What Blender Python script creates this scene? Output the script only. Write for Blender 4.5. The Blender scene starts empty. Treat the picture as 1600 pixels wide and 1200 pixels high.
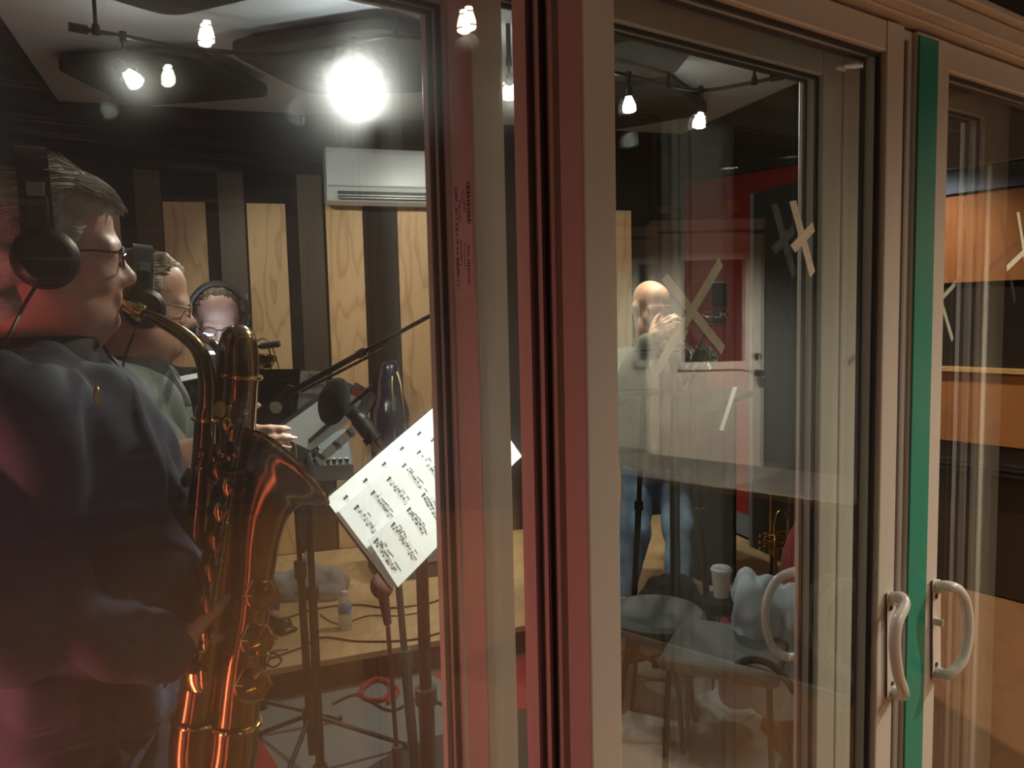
import bpy, bmesh, math, random
import numpy as np
from mathutils import Vector, Matrix
random.seed(7); np.random.seed(7)
sc = bpy.context.scene
COL = sc.collection
# ------------------------------------------------------------------ camera
F = 1246.0; CAMH = 1.55
PITCH, ROLL = math.radians(5.0), math.radians(-1.3)
FW = Vector((0, math.cos(PITCH), -math.sin(PITCH)))
RT0 = Vector((1, 0, 0)); UP0 = RT0.cross(FW)
RT = RT0*math.cos(ROLL) + UP0*math.sin(ROLL)
UP = UP0*math.cos(ROLL) - RT0*math.sin(ROLL)
CAM = Vector((0, 0, CAMH))
cd = bpy.data.cameras.new('camera'); cam = bpy.data.objects.new('camera', cd); COL.objects.link(cam)
cd.sensor_width = 36.0; cd.sensor_fit = 'HORIZONTAL'; cd.lens = 36.0*F/1600.0; cd.clip_start = .02; cd.clip_end = 60
cam.matrix_world = Matrix(((RT.x, UP.x, -FW.x, CAM.x), (RT.y, UP.y, -FW.y, CAM.y), (RT.z, UP.z, -FW.z, CAM.z), (0, 0, 0, 1)))
sc.camera = cam
# ------------------------------------------------------------------ world, exposure
w = bpy.data.worlds.new('world'); sc.world = w; w.use_nodes = True
w.node_tree.nodes['Background'].inputs[0].default_value = (.5, .55, .6, 1)
w.node_tree.nodes['Background'].inputs[1].default_value = 0.0   # both rooms are closed: no sky
sc.view_settings.view_transform = 'Standard'; sc.view_settings.look = 'None'
sc.view_settings.gamma = 1.0; sc.view_settings.use_curve_mapping = False
sc.view_settings.exposure = 0.0
sc.cycles.transparent_max_bounces = 20
sc.cycles.max_bounces = 8; sc.cycles.diffuse_bounces = 3; sc.cycles.glossy_bounces = 4
# ------------------------------------------------------------------ pixel -> place helpers
def ray(x, y): return FW + RT*((x-800)/F) - UP*((y-600)/F)
def atY(x, y, Y): d = ray(x, y); return CAM + d*(Y/d.y)
def atz(x, y, z): d = ray(x, y); return CAM + d*((z-CAMH)/d.z)
TH = math.radians(54.5)
U = Vector((math.sin(TH), math.cos(TH), 0)); N = Vector((-math.cos(TH), math.sin(TH), 0)); ZV = Vector((0, 0, 1))
def P(u, v, z): return U*u + N*v + ZV*z            # door-wall coordinates: along, into the studio, up
def atv(x, y, v): d = ray(x, y); return CAM + d*(v/d.dot(N))
BA = math.radians(17.8)
BX = Vector((math.cos(BA), math.sin(BA), 0)); BY = Vector((-math.sin(BA), math.cos(BA), 0))
B0 = Vector((-2.41, 4.42, 0))                      # back-left corner of the studio
def Q(s, t, z): return B0 + BX*s + BY*t + ZV*z     # back-wall coordinates: along, out of the room, up
def atB(x, y, t=0.0): d = ray(x, y); return CAM + d*(((B0-CAM).dot(BY)+t)/d.dot(BY))
def sB(p): return (p-B0).dot(BX)
GV = .76
def mirror(p): return p - N*(2*(p.dot(N)-GV))      # a point seen in the glass -> where it stands
# ------------------------------------------------------------------ materials
MATS = {}
def mat(name, col=(.5, .5, .5), rough=.6, metal=0.0, emit=None, es=0.0, noise=None, bump=None, spec=.5, alpha=None, coat=0, sub=0):
    if name in MATS: return MATS[name]
    m = bpy.data.materials.new(name); m.use_nodes = True; nt = m.node_tree; b = nt.nodes['Principled BSDF']
    b.inputs['Base Color'].default_value = (*col, 1); b.inputs['Roughness'].default_value = rough
    b.inputs['Metallic'].default_value = metal; b.inputs['Specular IOR Level'].default_value = spec
    if coat: b.inputs['Coat Weight'].default_value = coat; b.inputs['Coat Roughness'].default_value = .08
    if sub: b.inputs['Subsurface Weight'].default_value = sub; b.inputs['Subsurface Radius'].default_value = (.01, .004, .002)
    if emit: b.inputs['Emission Color'].default_value = (*emit, 1); b.inputs['Emission Strength'].default_value = es
    tc = nt.nodes.new('ShaderNodeTexCoord')
    if noise:   # (scale vec, second colour, detail, lo, hi)
        scl, c2, det, lo, hi = noise
        mp = nt.nodes.new('ShaderNodeMapping'); mp.inputs['Scale'].default_value = scl
        nz = nt.nodes.new('ShaderNodeTexNoise'); nz.inputs['Scale'].default_value = 1; nz.inputs['Detail'].default_value = det
        rp = nt.nodes.new('ShaderNodeValToRGB')
        rp.color_ramp.elements[0].position = lo; rp.color_ramp.elements[1].position = hi
        rp.color_ramp.elements[0].color = (*col, 1); rp.color_ramp.elements[1].color = (*c2, 1)
        nt.links.new(tc.outputs['Object'], mp.inputs[0]); nt.links.new(mp.outputs[0], nz.inputs[0])
        nt.links.new(nz.outputs[0], rp.inputs[0]); nt.links.new(rp.outputs[0], b.inputs['Base Color'])
    if bump:    # (scale vec, strength, distance)
        scl, st, dist = bump
        mp = nt.nodes.new('ShaderNodeMapping'); mp.inputs['Scale'].default_value = scl
        nz = nt.nodes.new('ShaderNodeTexNoise'); nz.inputs['Scale'].default_value = 1; nz.inputs['Detail'].default_value = 4
        bp = nt.nodes.new('ShaderNodeBump'); bp.inputs['Strength'].default_value = st; bp.inputs['Distance'].default_value = dist
        nt.links.new(tc.outputs['Object'], mp.inputs[0]); nt.links.new(mp.outputs[0], nz.inputs[0])
        nt.links.new(nz.outputs[0], bp.inputs['Height']); nt.links.new(bp.outputs[0], b.inputs['Normal'])
    MATS[name] = m; return m
def glass(name, r0=.08, tint=(.93, .97, .95), dust=0.0):
    """sealed glazing: clear transmission, Fresnel (Schlick) mirror, an optional film of dust and wiping streaks"""
    if name in MATS: return MATS[name]
    m = bpy.data.materials.new(name); m.use_nodes = True; nt = m.node_tree; nt.nodes.clear()
    L = nt.links.new; nn = nt.nodes.new
    out = nn('ShaderNodeOutputMaterial'); mix = nn('ShaderNodeMixShader'); tr = nn('ShaderNodeBsdfTransparent'); gl = nn('ShaderNodeBsdfGlossy')
    tr.inputs[0].default_value = (*tint, 1); gl.inputs['Roughness'].default_value = 0.0
    ge = nn('ShaderNodeNewGeometry'); dt = nn('ShaderNodeVectorMath'); dt.operation = 'DOT_PRODUCT'
    L(ge.outputs['Incoming'], dt.inputs[0]); L(ge.outputs['Normal'], dt.inputs[1])
    ab = nn('ShaderNodeMath'); ab.operation = 'ABSOLUTE'; L(dt.outputs['Value'], ab.inputs[0])
    om = nn('ShaderNodeMath'); om.operation = 'SUBTRACT'; om.inputs[0].default_value = 1; L(ab.outputs[0], om.inputs[1]); om.use_clamp = True
    pw = nn('ShaderNodeMath'); pw.operation = 'POWER'; pw.inputs[1].default_value = 5; L(om.outputs[0], pw.inputs[0])
    ma = nn('ShaderNodeMath'); ma.operation = 'MULTIPLY_ADD'; ma.inputs[1].default_value = 1-r0; ma.inputs[2].default_value = r0; L(pw.outputs[0], ma.inputs[0])
    L(ma.outputs[0], mix.inputs[0]); L(tr.outputs[0], mix.inputs[1]); L(gl.outputs[0], mix.inputs[2])
    last = mix
    if dust:
        rf = nn('ShaderNodeBsdfRefraction'); rf.inputs['Roughness'].default_value = 1.0; rf.inputs['IOR'].default_value = 1.03; hz = nn('ShaderNodeMixShader'); hz.inputs[0].default_value = .03
        L(mix.outputs[0], hz.inputs[1]); L(rf.outputs[0], hz.inputs[2]); mix = hz   # grime: a little forward scatter
        tc = nn('ShaderNodeTexCoord'); mp = nn('ShaderNodeMapping'); mp.inputs['Rotation'].default_value = (0, math.radians(-28), 0); mp.inputs['Scale'].default_value = (9, 1, 260)
        n1 = nn('ShaderNodeTexNoise'); n1.inputs['Scale'].default_value = 1; n1.inputs['Detail'].default_value = 5
        n2 = nn('ShaderNodeTexNoise'); n2.inputs['Scale'].default_value = 2.2
        L(tc.outputs['Object'], mp.inputs[0]); L(mp.outputs[0], n1.inputs[0]); L(tc.outputs['Object'], n2.inputs[0])
        r1 = nn('ShaderNodeValToRGB'); r1.color_ramp.elements[0].position = .55; r1.color_ramp.elements[1].position = .8; L(n1.outputs[0], r1.inputs[0])
        r2 = nn('ShaderNodeValToRGB'); r2.color_ramp.elements[0].position = .35; r2.color_ramp.elements[1].position = .75; L(n2.outputs[0], r2.inputs[0])
        mu = nn('ShaderNodeMath'); mu.operation = 'MULTIPLY'; L(r1.outputs[0], mu.inputs[0]); L(r2.outputs[0], mu.inputs[1])
        m2 = nn('ShaderNodeMath'); m2.operation = 'MULTIPLY_ADD'; m2.inputs[1].default_value = dust; m2.inputs[2].default_value = dust*.12; L(mu.outputs[0], m2.inputs[0])
        df = nn('ShaderNodeBsdfTranslucent'); df.inputs[0].default_value = (.8, .8, .8, 1)
        mx = nn('ShaderNodeMixShader'); L(m2.outputs[0], mx.inputs[0]); L(mix.outputs[0], mx.inputs[1]); L(df.outputs[0], mx.inputs[2]); last = mx
    L(last.outputs[0], out.inputs[0]); MATS[name] = m; return m
# ------------------------------------------------------------------ mesh builder
def frame(z, x=None):
    z = Vector(z).normalized()
    if x is None: x = Vector((1, 0, 0)) if abs(z.x) < .8 else Vector((0, 1, 0))
    x = Vector(x); x = (x - z*x.dot(z)).normalized(); return x, z.cross(x), z
class MB:
    def __init__(s): s.v = []; s.f = []
    def add(s, vs, fs):
        o = len(s.v); s.v += [tuple(v) for v in vs]; s.f += [tuple(i+o for i in f) for f in fs]; return s
    def hexa(s, c):      # 8 corners: bottom 4 then top 4 in the same order
        return s.add(c, [(3, 2, 1, 0), (4, 5, 6, 7), (0, 1, 5, 4), (1, 2, 6, 5), (2, 3, 7, 6), (3, 0, 4, 7)])
    def box(s, c, sx, sy, sz, X=(1, 0, 0), Y=(0, 1, 0), Z=(0, 0, 1)):
        c = Vector(c); X = Vector(X)*sx/2; Y = Vector(Y)*sy/2; Z = Vector(Z)*sz/2
        return s.hexa([c-X-Y-Z, c+X-Y-Z, c+X+Y-Z, c-X+Y-Z, c-X-Y+Z, c+X-Y+Z, c+X+Y+Z, c-X+Y+Z])
    def uvbox(s, u0, u1, v0, v1, z0, z1):
        return s.hexa([P(u0, v0, z0), P(u1, v0, z0), P(u1, v1, z0), P(u0, v1, z0), P(u0, v0, z1), P(u1, v0, z1), P(u1, v1, z1), P(u0, v1, z1)])
    def stbox(s, s0, s1, t0, t1, z0, z1):
        return s.hexa([Q(s0, t0, z0), Q(s1, t0, z0), Q(s1, t1, z0), Q(s0, t1, z0), Q(s0, t0, z1), Q(s1, t0, z1), Q(s1, t1, z1), Q(s0, t1, z1)])
    def prism(s, pts, d):   # polygon extruded along d
        n = len(pts); pts = [Vector(p) for p in pts]; d = Vector(d)
        s.add(pts+[p+d for p in pts], [tuple(range(n-1, -1, -1)), tuple(range(n, 2*n))]+[(i, (i+1) % n, n+(i+1) % n, n+i) for i in range(n)]); return s
    def tube(s, pts, r, n=8, caps=True, up=None):
        pts = [Vector(p) for p in pts]; m = len(pts)
        rs = r if isinstance(r, (list, tuple)) else [r]*m
        tan = []
        for i in range(m):
            a = pts[max(i-1, 0)]; b = pts[min(i+1, m-1)]; t = b-a
            tan.append(t.normalized() if t.length > 1e-9 else Vector((0, 0, 1)))
        x, y, _ = frame(tan[0], up); vs = []
        for i in range(m):
            z = tan[i]; x = x - z*x.dot(z)
            if x.length < 1e-6: x = frame(z)[0]
            x.normalize(); y = z.cross(x)
            for k in range(n):
                a = 2*math.pi*k/n; vs.append(pts[i]+(x*math.cos(a)+y*math.sin(a))*rs[i])
        fs = [(i*n+k, i*n+(k+1) % n, (i+1)*n+(k+1) % n, (i+1)*n+k) for i in range(m-1) for k in range(n)]
        if caps: fs += [tuple(range(n-1, -1, -1)), tuple(range((m-1)*n, m*n))]
        return s.add(vs, fs)
    def lathe(s, prof, o, z=(0, 0, 1), n=24, x=None):   # prof: list of (radius, height)
        X, Y, Zv = frame(z, x); o = Vector(o); vs = []
        for (r, h) in prof:
            for k in range(n):
                a = 2*math.pi*k/n; vs.append(o+Zv*h+(X*math.cos(a)+Y*math.sin(a))*max(r, 1e-5))
        m = len(prof)
        fs = [(i*n+k, i*n+(k+1) % n, (i+1)*n+(k+1) % n, (i+1)*n+k) for i in range(m-1) for k in range(n)]
        fs += [tuple(range(n-1, -1, -1)), tuple(range((m-1)*n, m*n))]
        return s.add(vs, fs)
    def ell(s, c, rx, ry, rz, X=(1, 0, 0), Y=(0, 1, 0), Z=(0, 0, 1), n=16, m=10):
        c = Vector(c); X = Vector(X); Y = Vector(Y); Z = Vector(Z); vs = [c-Z*rz]
        for i in range(1, m):
            a = math.pi*i/m
            for k in range(n):
                b = 2*math.pi*k/n; vs.append(c+X*(rx*math.sin(a)*math.cos(b))+Y*(ry*math.sin(a)*math.sin(b))-Z*(rz*math.cos(a)))
        vs.append(c+Z*rz); e = len(vs)-1
        fs = [(0, 1+(k+1) % n, 1+k) for k in range(n)]
        fs += [(1+i*n+k, 1+i*n+(k+1) % n, 1+(i+1)*n+(k+1) % n, 1+(i+1)*n+k) for i in range(m-2) for k in range(n)]
        fs += [(e, 1+(m-2)*n+k, 1+(m-2)*n+(k+1) % n) for k in range(n)]
        return s.add(vs, fs)
    def cap(s, a, b, r0, r1=None, n=12):   # tapered capsule
        a = Vector(a); b = Vector(b); r1 = r0 if r1 is None else r1
        d = (b-a); L = d.length
        if L < 1e-6: return s.ell(a, r0, r0, r0)
        d /= L; pts = []; rs = []
        for k in range(5):
            t = math.pi/2*k/4; pts.append(a-d*(r0*math.cos(t))); rs.append(max(r0*math.sin(t), 1e-4))
        for k in range(5):
            t = math.pi/2*k/4; pts.append(b+d*(r1*math.sin(t))); rs.append(max(r1*math.cos(t), 1e-4))
        return s.tube(pts, rs, n)
    def mesh(s, name):
        me = bpy.data.meshes.new(name); me.from_pydata(s.v, [], s.f); me.validate(); me.update(); return me
    def build(s, name, m=None, parent=None, smooth=False, bevel=0.0, seg=2, loc=None):
        """links ONE mesh object; its origin goes to the middle of its base"""
        A = np.array(s.v) if s.v else np.zeros((1, 3))
        mn, mx = A.min(0), A.max(0)
        o0 = Vector(((mn[0]+mx[0])/2, (mn[1]+mx[1])/2, mn[2])) if loc is None else Vector(loc)
        me = bpy.data.meshes.new(name); me.from_pydata([tuple(Vector(v)-o0) for v in s.v], [], s.f); me.validate(); me.update()
        o = bpy.data.objects.new(name, me); COL.objects.link(o)
        if m: me.materials.append(m)
        o.location = o0
        if parent is not None:
            o.parent = parent; o.matrix_parent_inverse = Matrix.Translation(-WORLD[parent.name])
        WORLD[o.name] = o0.copy()
        if smooth:
            for p in me.polygons: p.use_smooth = True
            try: me.set_sharp_from_angle(angle=math.radians(40))
            except Exception: pass
        if bevel:
            b = o.modifiers.new('bevel', 'BEVEL'); b.width = bevel; b.segments = seg; b.limit_method = 'ANGLE'
        return o
WORLD = {}
def empty(name, loc):
    o = bpy.data.objects.new(name, None); COL.objects.link(o); o.location = loc; o.empty_display_size = .1; WORLD[o.name] = Vector(loc); return o
def tag(o, label, cat, group=None, kind=None):
    o['label'] = label
    if cat: o['category'] = cat
    if group: o['group'] = group
    if kind: o['kind'] = kind
    return o
def struct(o, label=None, cat=None):
    o['kind'] = 'structure'
    if label: o['label'] = label
    if cat: o['category'] = cat
    return o
def lamp(name, kind, loc, energy, col, size=.1, target=None, spot=None, blend=.5, parent=None):
    d = bpy.data.lights.new(name, kind); d.energy = energy; d.color = col
    if kind == 'AREA': d.size = size
    elif kind in ('POINT', 'SPOT'): d.shadow_soft_size = size
    if kind == 'SPOT': d.spot_size = math.radians(spot); d.spot_blend = blend
    o = bpy.data.objects.new(name, d); COL.objects.link(o); o.location = loc
    if target is not None: o.rotation_euler = (Vector(target)-Vector(loc)).to_track_quat('-Z', 'Y').to_euler()
    return o
def wood(name, c1, c2, scale, gscale=1.0, rough=.5, axis='Z'):
    """plywood / board grain: wavy rings stretched along the board"""
    if name in MATS: return MATS[name]
    m = bpy.data.materials.new(name); m.use_nodes = True; nt = m.node_tree; b = nt.nodes['Principled BSDF']; L = nt.links.new; nn = nt.nodes.new
    b.inputs['Roughness'].default_value = rough
    tc = nn('ShaderNodeTexCoord'); oi = nn('ShaderNodeObjectInfo'); mp = nn('ShaderNodeMapping'); mp.inputs['Scale'].default_value = scale
    va = nn('ShaderNodeVectorMath'); va.operation = 'MULTIPLY_ADD'; va.inputs[1].default_value = (1, 1, 1)
    cx = nn('ShaderNodeCombineXYZ'); mm = nn('ShaderNodeMath'); mm.operation = 'MULTIPLY'; mm.inputs[1].default_value = 37.0
    L(oi.outputs['Random'], mm.inputs[0]); [L(mm.outputs[0], cx.inputs[i]) for i in range(3)]
    L(tc.outputs['Object'], va.inputs[0]); L(cx.outputs[0], va.inputs[2]); L(va.outputs[0], mp.inputs[0])
    n0 = nn('ShaderNodeTexNoise'); n0.inputs['Scale'].default_value = 1.3*gscale; n0.inputs['Detail'].default_value = 3; L(mp.outputs[0], n0.inputs[0])
    m1 = nn('ShaderNodeMath'); m1.operation = 'MULTIPLY'; m1.inputs[1].default_value = 9; L(n0.outputs[0], m1.inputs[0])
    m2 = nn('ShaderNodeMath'); m2.operation = 'FRACT'; L(m1.outputs[0], m2.inputs[0])
    rp = nn('ShaderNodeValToRGB'); e = rp.color_ramp.elements
    e[0].position = 0; e[0].color = (*c1, 1); e[1].position = 1; e[1].color = (*c2, 1)
    x = rp.color_ramp.elements.new(.62); x.color = (*c1, 1); y = rp.color_ramp.elements.new(.9); y.color = (*[(a*.35+b_*.65) for a, b_ in zip(c1, c2)], 1)
    e[-1].color = (*c1, 1)
    L(m2.outputs[0], rp.inputs[0]); L(rp.outputs[0], b.inputs['Base Color'])
    MATS[name] = m; return m
# ================================================================== LIGHT (daylight-free studio: track spots, LED tube, control-room ceiling spots)
RED_AT = P(-.20, 1.30, 0)
# (each lamp's light is made in its builder below; strengths collected here)
K_TRACK, K_BLOB, K_RED, K_CTRL = 60.0, 60.0, 42.0, 15.0
# ================================================================== MATERIALS
M_ceil = mat('ceiling_paint', (.55, .56, .6), .85)
M_black = mat('black_fabric', (.006, .006, .007), .95, bump=((300, 300, 300), .4, .001))
M_redwall = mat('red_paint', (.20, .008, .012), .5)
M_vinyl = mat('white_vinyl', (.62, .57, .5), .32, bump=((60, 60, 4), .05, .001))
M_vinyl2 = M_vinyl
M_gasket = mat('gasket', (.03, .025, .025), .5)
M_alu = mat('groove_grey', (.25, .23, .23), .4, .3)
M_glassF = glass('front_glazing', .085, (.95, .98, .965))
M_glassD = glass('dusty_glazing', .06, (.95, .98, .965), dust=.05)
M_ply = wood('plywood', (.62, .38, .20), (.36, .18, .07), (3.2, 3.2, .55))
M_ghost = wood('ghost_board', (.06, .034, .018), (.035, .02, .01), (6, 6, .6))  # dim brown of the slats' ghost reflection, put into a board colour
M_floorw = wood('bamboo_floor', (.66, .44, .24), (.52, .32, .15), (2.5, .5, 3), rough=.35)
M_metal_b = mat('black_metal', (.012, .012, .013), .35, .4)
M_plastic_b = mat('black_plastic', (.012, .012, .013), .45)
M_chrome = mat('chrome', (.75, .75, .75), .12, 1)
M_white = mat('white_plastic', (.75, .77, .8), .35)
# ================================================================== STUDIO SHELL
HC = 2.75
BR = Vector((1.22, 5.585, 0)); BL = B0
RD = Vector((.30, -.954, 0)).normalized()
nR_ = Vector((RD.y, -RD.x, 0)); nR_ = nR_ if nR_.dot(CAM-BR) > 0 else -nR_
RF = BR + RD*3.3                                     # right wall runs to the door wall
LD = Vector((.352, -.936, 0)).normalized(); LF = BL + LD*4.35
def wall(name, a, b, z0, z1, th, m, label, side=1):
    a = Vector(a); b = Vector(b); d = (b-a).normalized(); n = Vector((-d.y, d.x, 0))*side
    mb = MB(); o = ZV*z0; mb.prism([a+o, b+o, b+n*th+o, a+n*th+o], ZV*(z1-z0)); return struct(mb.build(name, m), label, 'wall')
wall('wall_back', BL, BR+BX*.02, 0, HC, .1, M_black, 'black fabric-covered back wall behind the plywood slats', 1)
wall('wall_right', BR, RF, 0, HC, .1, M_redwall, 'dark red painted side wall beside the trumpet player', 1)
wall('wall_left', BL, LF, 0, HC, .1, M_black, 'black fabric side wall beyond the headphone players', -1)
fl = MB().prism([LF+LD*.3-BX*.2, RF+RD*.2+BX*.1, BR+BX*.1+BY*.1, BL-BX*.1+BY*.1], (0, 0, -.1)).build('floor', mat('dark_floor', (.05, .045, .04), .6)); struct(fl, 'dark studio floor around the patterned rug', 'floor')
MB().prism([LF+LD*.3-BX*.2+ZV*HC, RF+RD*.2+BX*.1+ZV*HC, BR+BX*.1+BY*.1+ZV*HC, BL-BX*.1+BY*.1+ZV*HC], (0, 0, .1)).build('ceiling', M_ceil)
struct(bpy.data.objects['ceiling'], 'pale grey studio ceiling above the dark acoustic clouds', 'ceiling')
# black band of fabric at the top of the red wall: the soffit strip
def rw(x, y, off=.0):  # pixel -> point on the right wall (off into the room)
    nrm = Vector((RD.y, -RD.x, 0)); d = ray(x, y); return CAM + d*(((BR-CAM).dot(nrm)+off)/d.dot(nrm))
nR = Vector((RD.y, -RD.x, 0))
if nR.dot(CAM-BR) < 0: nR = -nR
mb = MB(); a, b = BR+RD*.02, BR+RD*2.3
mb.prism([a+ZV*2.42, a+ZV*(HC-.002), b+ZV*(HC-.002), b+ZV*2.24], nR*.03)
struct(mb.build('trim_1', M_black), 'black fabric band along the top of the red wall', 'trim')
mb = MB(); a, b = BR+RD*.05, BR+RD*2.6
mb.prism([a+ZV*.14, b+ZV*.14, b+ZV*.26, a+ZV*.26], nR*.02); mb.prism([a+ZV*.26, b+ZV*.26, b+ZV*.272, a+ZV*.272], nR*.012)
struct(mb.build('baseboard_right', mat('bluegrey_paint', (.12, .15, .2), .5)), 'blue-grey baseboard at the foot of the red wall', 'baseboard')
# plywood slats on the back wall; brown boards between imitate their ghost reflection
SL = struct  # slats are pieces of the wall
wb = bpy.data.objects['wall_back']
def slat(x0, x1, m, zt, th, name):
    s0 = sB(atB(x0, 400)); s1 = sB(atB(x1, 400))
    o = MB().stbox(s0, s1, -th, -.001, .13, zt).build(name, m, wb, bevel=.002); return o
for (x0, x1) in ((152, 191), (259, 325), (389, 449), (511, 568), (622, 678), (730, 784), (838, 890), (945, 985)):
    slat(x0, x1, M_ply, 2.225, .02, 'plywood_slat')
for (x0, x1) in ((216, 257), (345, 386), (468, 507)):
    slat(x0, x1, M_ghost, 2.40, .012, 'ghost_slat')
# riser: wooden stage along the back wall, with a dark red skirt
e0 = Vector((-1.06, 3.12, 0)); e1 = Vector((.62, 3.76, 0)); ed = (e1-e0).normalized()
rl = e0-ed*1.05; rr_ = e0+ed*3.3
rz = empty('stage_riser', e0.lerp(e1, .5)); tag(rz, 'low wooden stage riser along the slatted wall with a dark red skirt', 'stage')
en = Vector((-ed.y, ed.x, 0)); NPL = 7
def cross_at(p, d, q, g):   # where the line p+d*s meets the line q+g*t
    k = d.x*g.y-d.y*g.x; s = ((q.x-p.x)*g.y-(q.y-p.y)*g.x)/k; return p+d*s
Lw, Rw = BL+LD.cross(ZV)*-.02, BR+nR_*.03
bkl, bkr = BL-BY*.03, BR-BY*.03
for k in range(NPL+1):
    a = e0+en*(k*.208); b = e0+en*((k+1)*.208-.0015)
    c = [cross_at(a, ed, Lw, LD), cross_at(a, ed, Rw, RD), cross_at(b, ed, Rw, RD), cross_at(b, ed, Lw, LD)]
    if k == NPL: c[2], c[3] = cross_at(Rw, RD, bkl, BX), cross_at(Lw, LD, bkl, BX)
    MB().prism([q+ZV*.105 for q in c], (0, 0, .025)).build('plank', M_floorw, rz)
a, b = e0+en*.02, e0+en*.05
MB().prism([cross_at(a, ed, Lw, LD), cross_at(a, ed, Rw, RD), cross_at(b, ed, Rw, RD), cross_at(b, ed, Lw, LD)], (0, 0, .105)).build('skirt', mat('skirt_red', (.05, .008, .01), .8), rz)
# rug: grey, red and black printed shapes
def rug_mat():
    m = bpy.data.materials.new('rug_print'); m.use_nodes = True; nt = m.node_tree; b = nt.nodes['Principled BSDF']; L = nt.links.new; nn = nt.nodes.new
    b.inputs['Roughness'].default_value = .95
    tc = nn('ShaderNodeTexCoord'); nz = nn('ShaderNodeTexNoise'); nz.inputs['Scale'].default_value = 1.6; nz.inputs['Detail'].default_value = 0
    mx = nn('ShaderNodeMix'); mx.data_type = 'RGBA'; mx.inputs[0].default_value = .22; L(tc.outputs['Object'], nz.inputs[0])
    vo = nn('ShaderNodeTexVoronoi'); vo.inputs['Scale'].default_value = 2.1; vo.inputs['Randomness'].default_value = .9
    L(tc.outputs['Object'], mx.inputs[6]); L(nz.outputs['Color'], mx.inputs[7]); L(mx.outputs[2], vo.inputs[0])
    sp = nn('ShaderNodeSeparateColor'); L(vo.outputs['Color'], sp.inputs[0])
    rp = nn('ShaderNodeValToRGB'); rp.color_ramp.interpolation = 'CONSTANT'; e = rp.color_ramp.elements
    e[0].position = 0; e[0].color = (.17, .18, .175, 1); e[1].position = .34; e[1].color = (.30, .02, .025, 1)
    q = e.new(.58); q.color = (.03, .032, .032, 1); q = e.new(.8); q.color = (.10, .105, .10, 1)
    L(sp.outputs[0], rp.inputs[0]); L(rp.outputs[0], b.inputs['Base Color']); return m
rg0 = e0-en*.03
rug = MB().prism([rg0-ed*.55-en*1.3, rg0+ed*1.2-en*1.45, rg0+ed*2.3-en*.7, rg0+ed*2.3-en*.02, rg0-ed*.55-en*.02], (0, 0, .012)).build('patterned_rug', rug_mat())
tag(rug, 'grey, red and black patterned rug in front of the stage riser', 'rug')
# acoustic clouds under the ceiling
M_cloud = mat('cloud_fabric', (.018, .016, .014), .95)
def cloud(pix, z, label, th=.05):
    c = [atz(x, y, z) for (x, y) in pix]; mb = MB()
    # rounded corners
    out = []; n = len(c)
    for i in range(n):
        a, b, d = c[i-1], c[i], c[(i+1) % n]
        r1 = min(.09, (a-b).length*.3); r2 = min(.09, (d-b).length*.3); p1 = b+(a-b).normalized()*r1; p2 = b+(d-b).normalized()*r2
        for k in range(5):
            t = k/4; out.append(p1*(1-t)**2+b*(2*t*(1-t))+p2*t*t)
    mb.prism(out, (0, 0, th)); o = mb.build('acoustic_cloud', M_cloud, bevel=.008)
    tag(o, label, 'acoustic panel', 'acoustic clouds under the studio ceiling'); return o
cloud([(80, 106), (300, 88), (428, 152), (205, 168)], 2.66, 'dark four-cornered acoustic cloud above the slatted wall, beside the left wall')
cloud([(150, -6), (268, 29), (420, -6), (330, -60)], 2.66, 'dark acoustic cloud corner above the end of the curved light track')
cloud([(352, 82), (480, 148), (662, 146), (760, 90), (600, 44)], 2.66, 'large dark acoustic cloud behind the glaring track bulb')
cloud([(880, 90), (1000, 58), (1090, 72), (1052, 120), (900, 132)], 2.66, 'dark acoustic cloud above the trumpet player, nearer the glass doors')
cloud([(900, 150), (1040, 128), (1110, 178), (960, 204), (860, 190)], 2.66, 'dark acoustic cloud above the trumpet player, nearer the red wall')
# ================================================================== SLIDING DOORS
ZB = .03
def panel(idx, label, u0, u1, v0, th, z1, sl, sr, rt=.05, rb=.09, dusty=False, inner=None, m=M_vinyl):
    """one glazed door leaf: stiles, rails, sealed glass, gaskets"""
    r = empty('door_%d' % idx, P((u0+u1)/2, v0+th/2, ZB)); struct(r, label, 'door')
    for (a, b) in ((u0, u0+sl), (u1-sr, u1)):
        MB().uvbox(a, b, v0, v0+th, ZB, z1).build('stile', m, r, bevel=.003)
    MB().uvbox(u0+sl, u1-sr, v0+.002, v0+th-.002, z1-rt, z1).build('top_rail', m, r, bevel=.003)
    MB().uvbox(u0+sl, u1-sr, v0+.002, v0+th-.002, ZB, ZB+rb).build('bottom_rail', m, r, bevel=.003)
    a, b = u0+sl, u1-sr; g0, g1 = v0+.022, v0+.038
    MB().uvbox(a-.004, b+.004, g0, g1, ZB+rb-.004, z1-rt+.004).build('glass_pane', M_glassD if dusty else M_glassF, r)
    for (c0, c1) in ((a, a+.007), (b-.007, b)):      # glazing gaskets with a grey line between two dark ones
        MB().uvbox(c0, c1, g0-.010, g0-.004, ZB+rb, z1-rt).build('gasket', M_gasket, r)
        MB().uvbox(c0, c1, g1+.001, g1+.007, ZB+rb, z1-rt).build('gasket', M_gasket, r)
    MB().uvbox(a+.007, b-.007, g0-.010, g0-.004, z1-rt-.007, z1-rt).build('gasket', M_gasket, r)
    MB().uvbox(a+.007, b-.007, g1+.001, g1+.007, z1-rt-.007, z1-rt).build('gasket', M_gasket, r)
    return r
d1 = panel(1, 'white glazed door leaf with a handle, next to the green tape on its side', .640, 1.360, .74, .045, 2.02, .054, .053)
d2 = panel(2, 'white glazed door leaf with a handle, on the far side of the green tape', 1.402, 2.30, .74, .045, 2.02, .112, .06)
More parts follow.
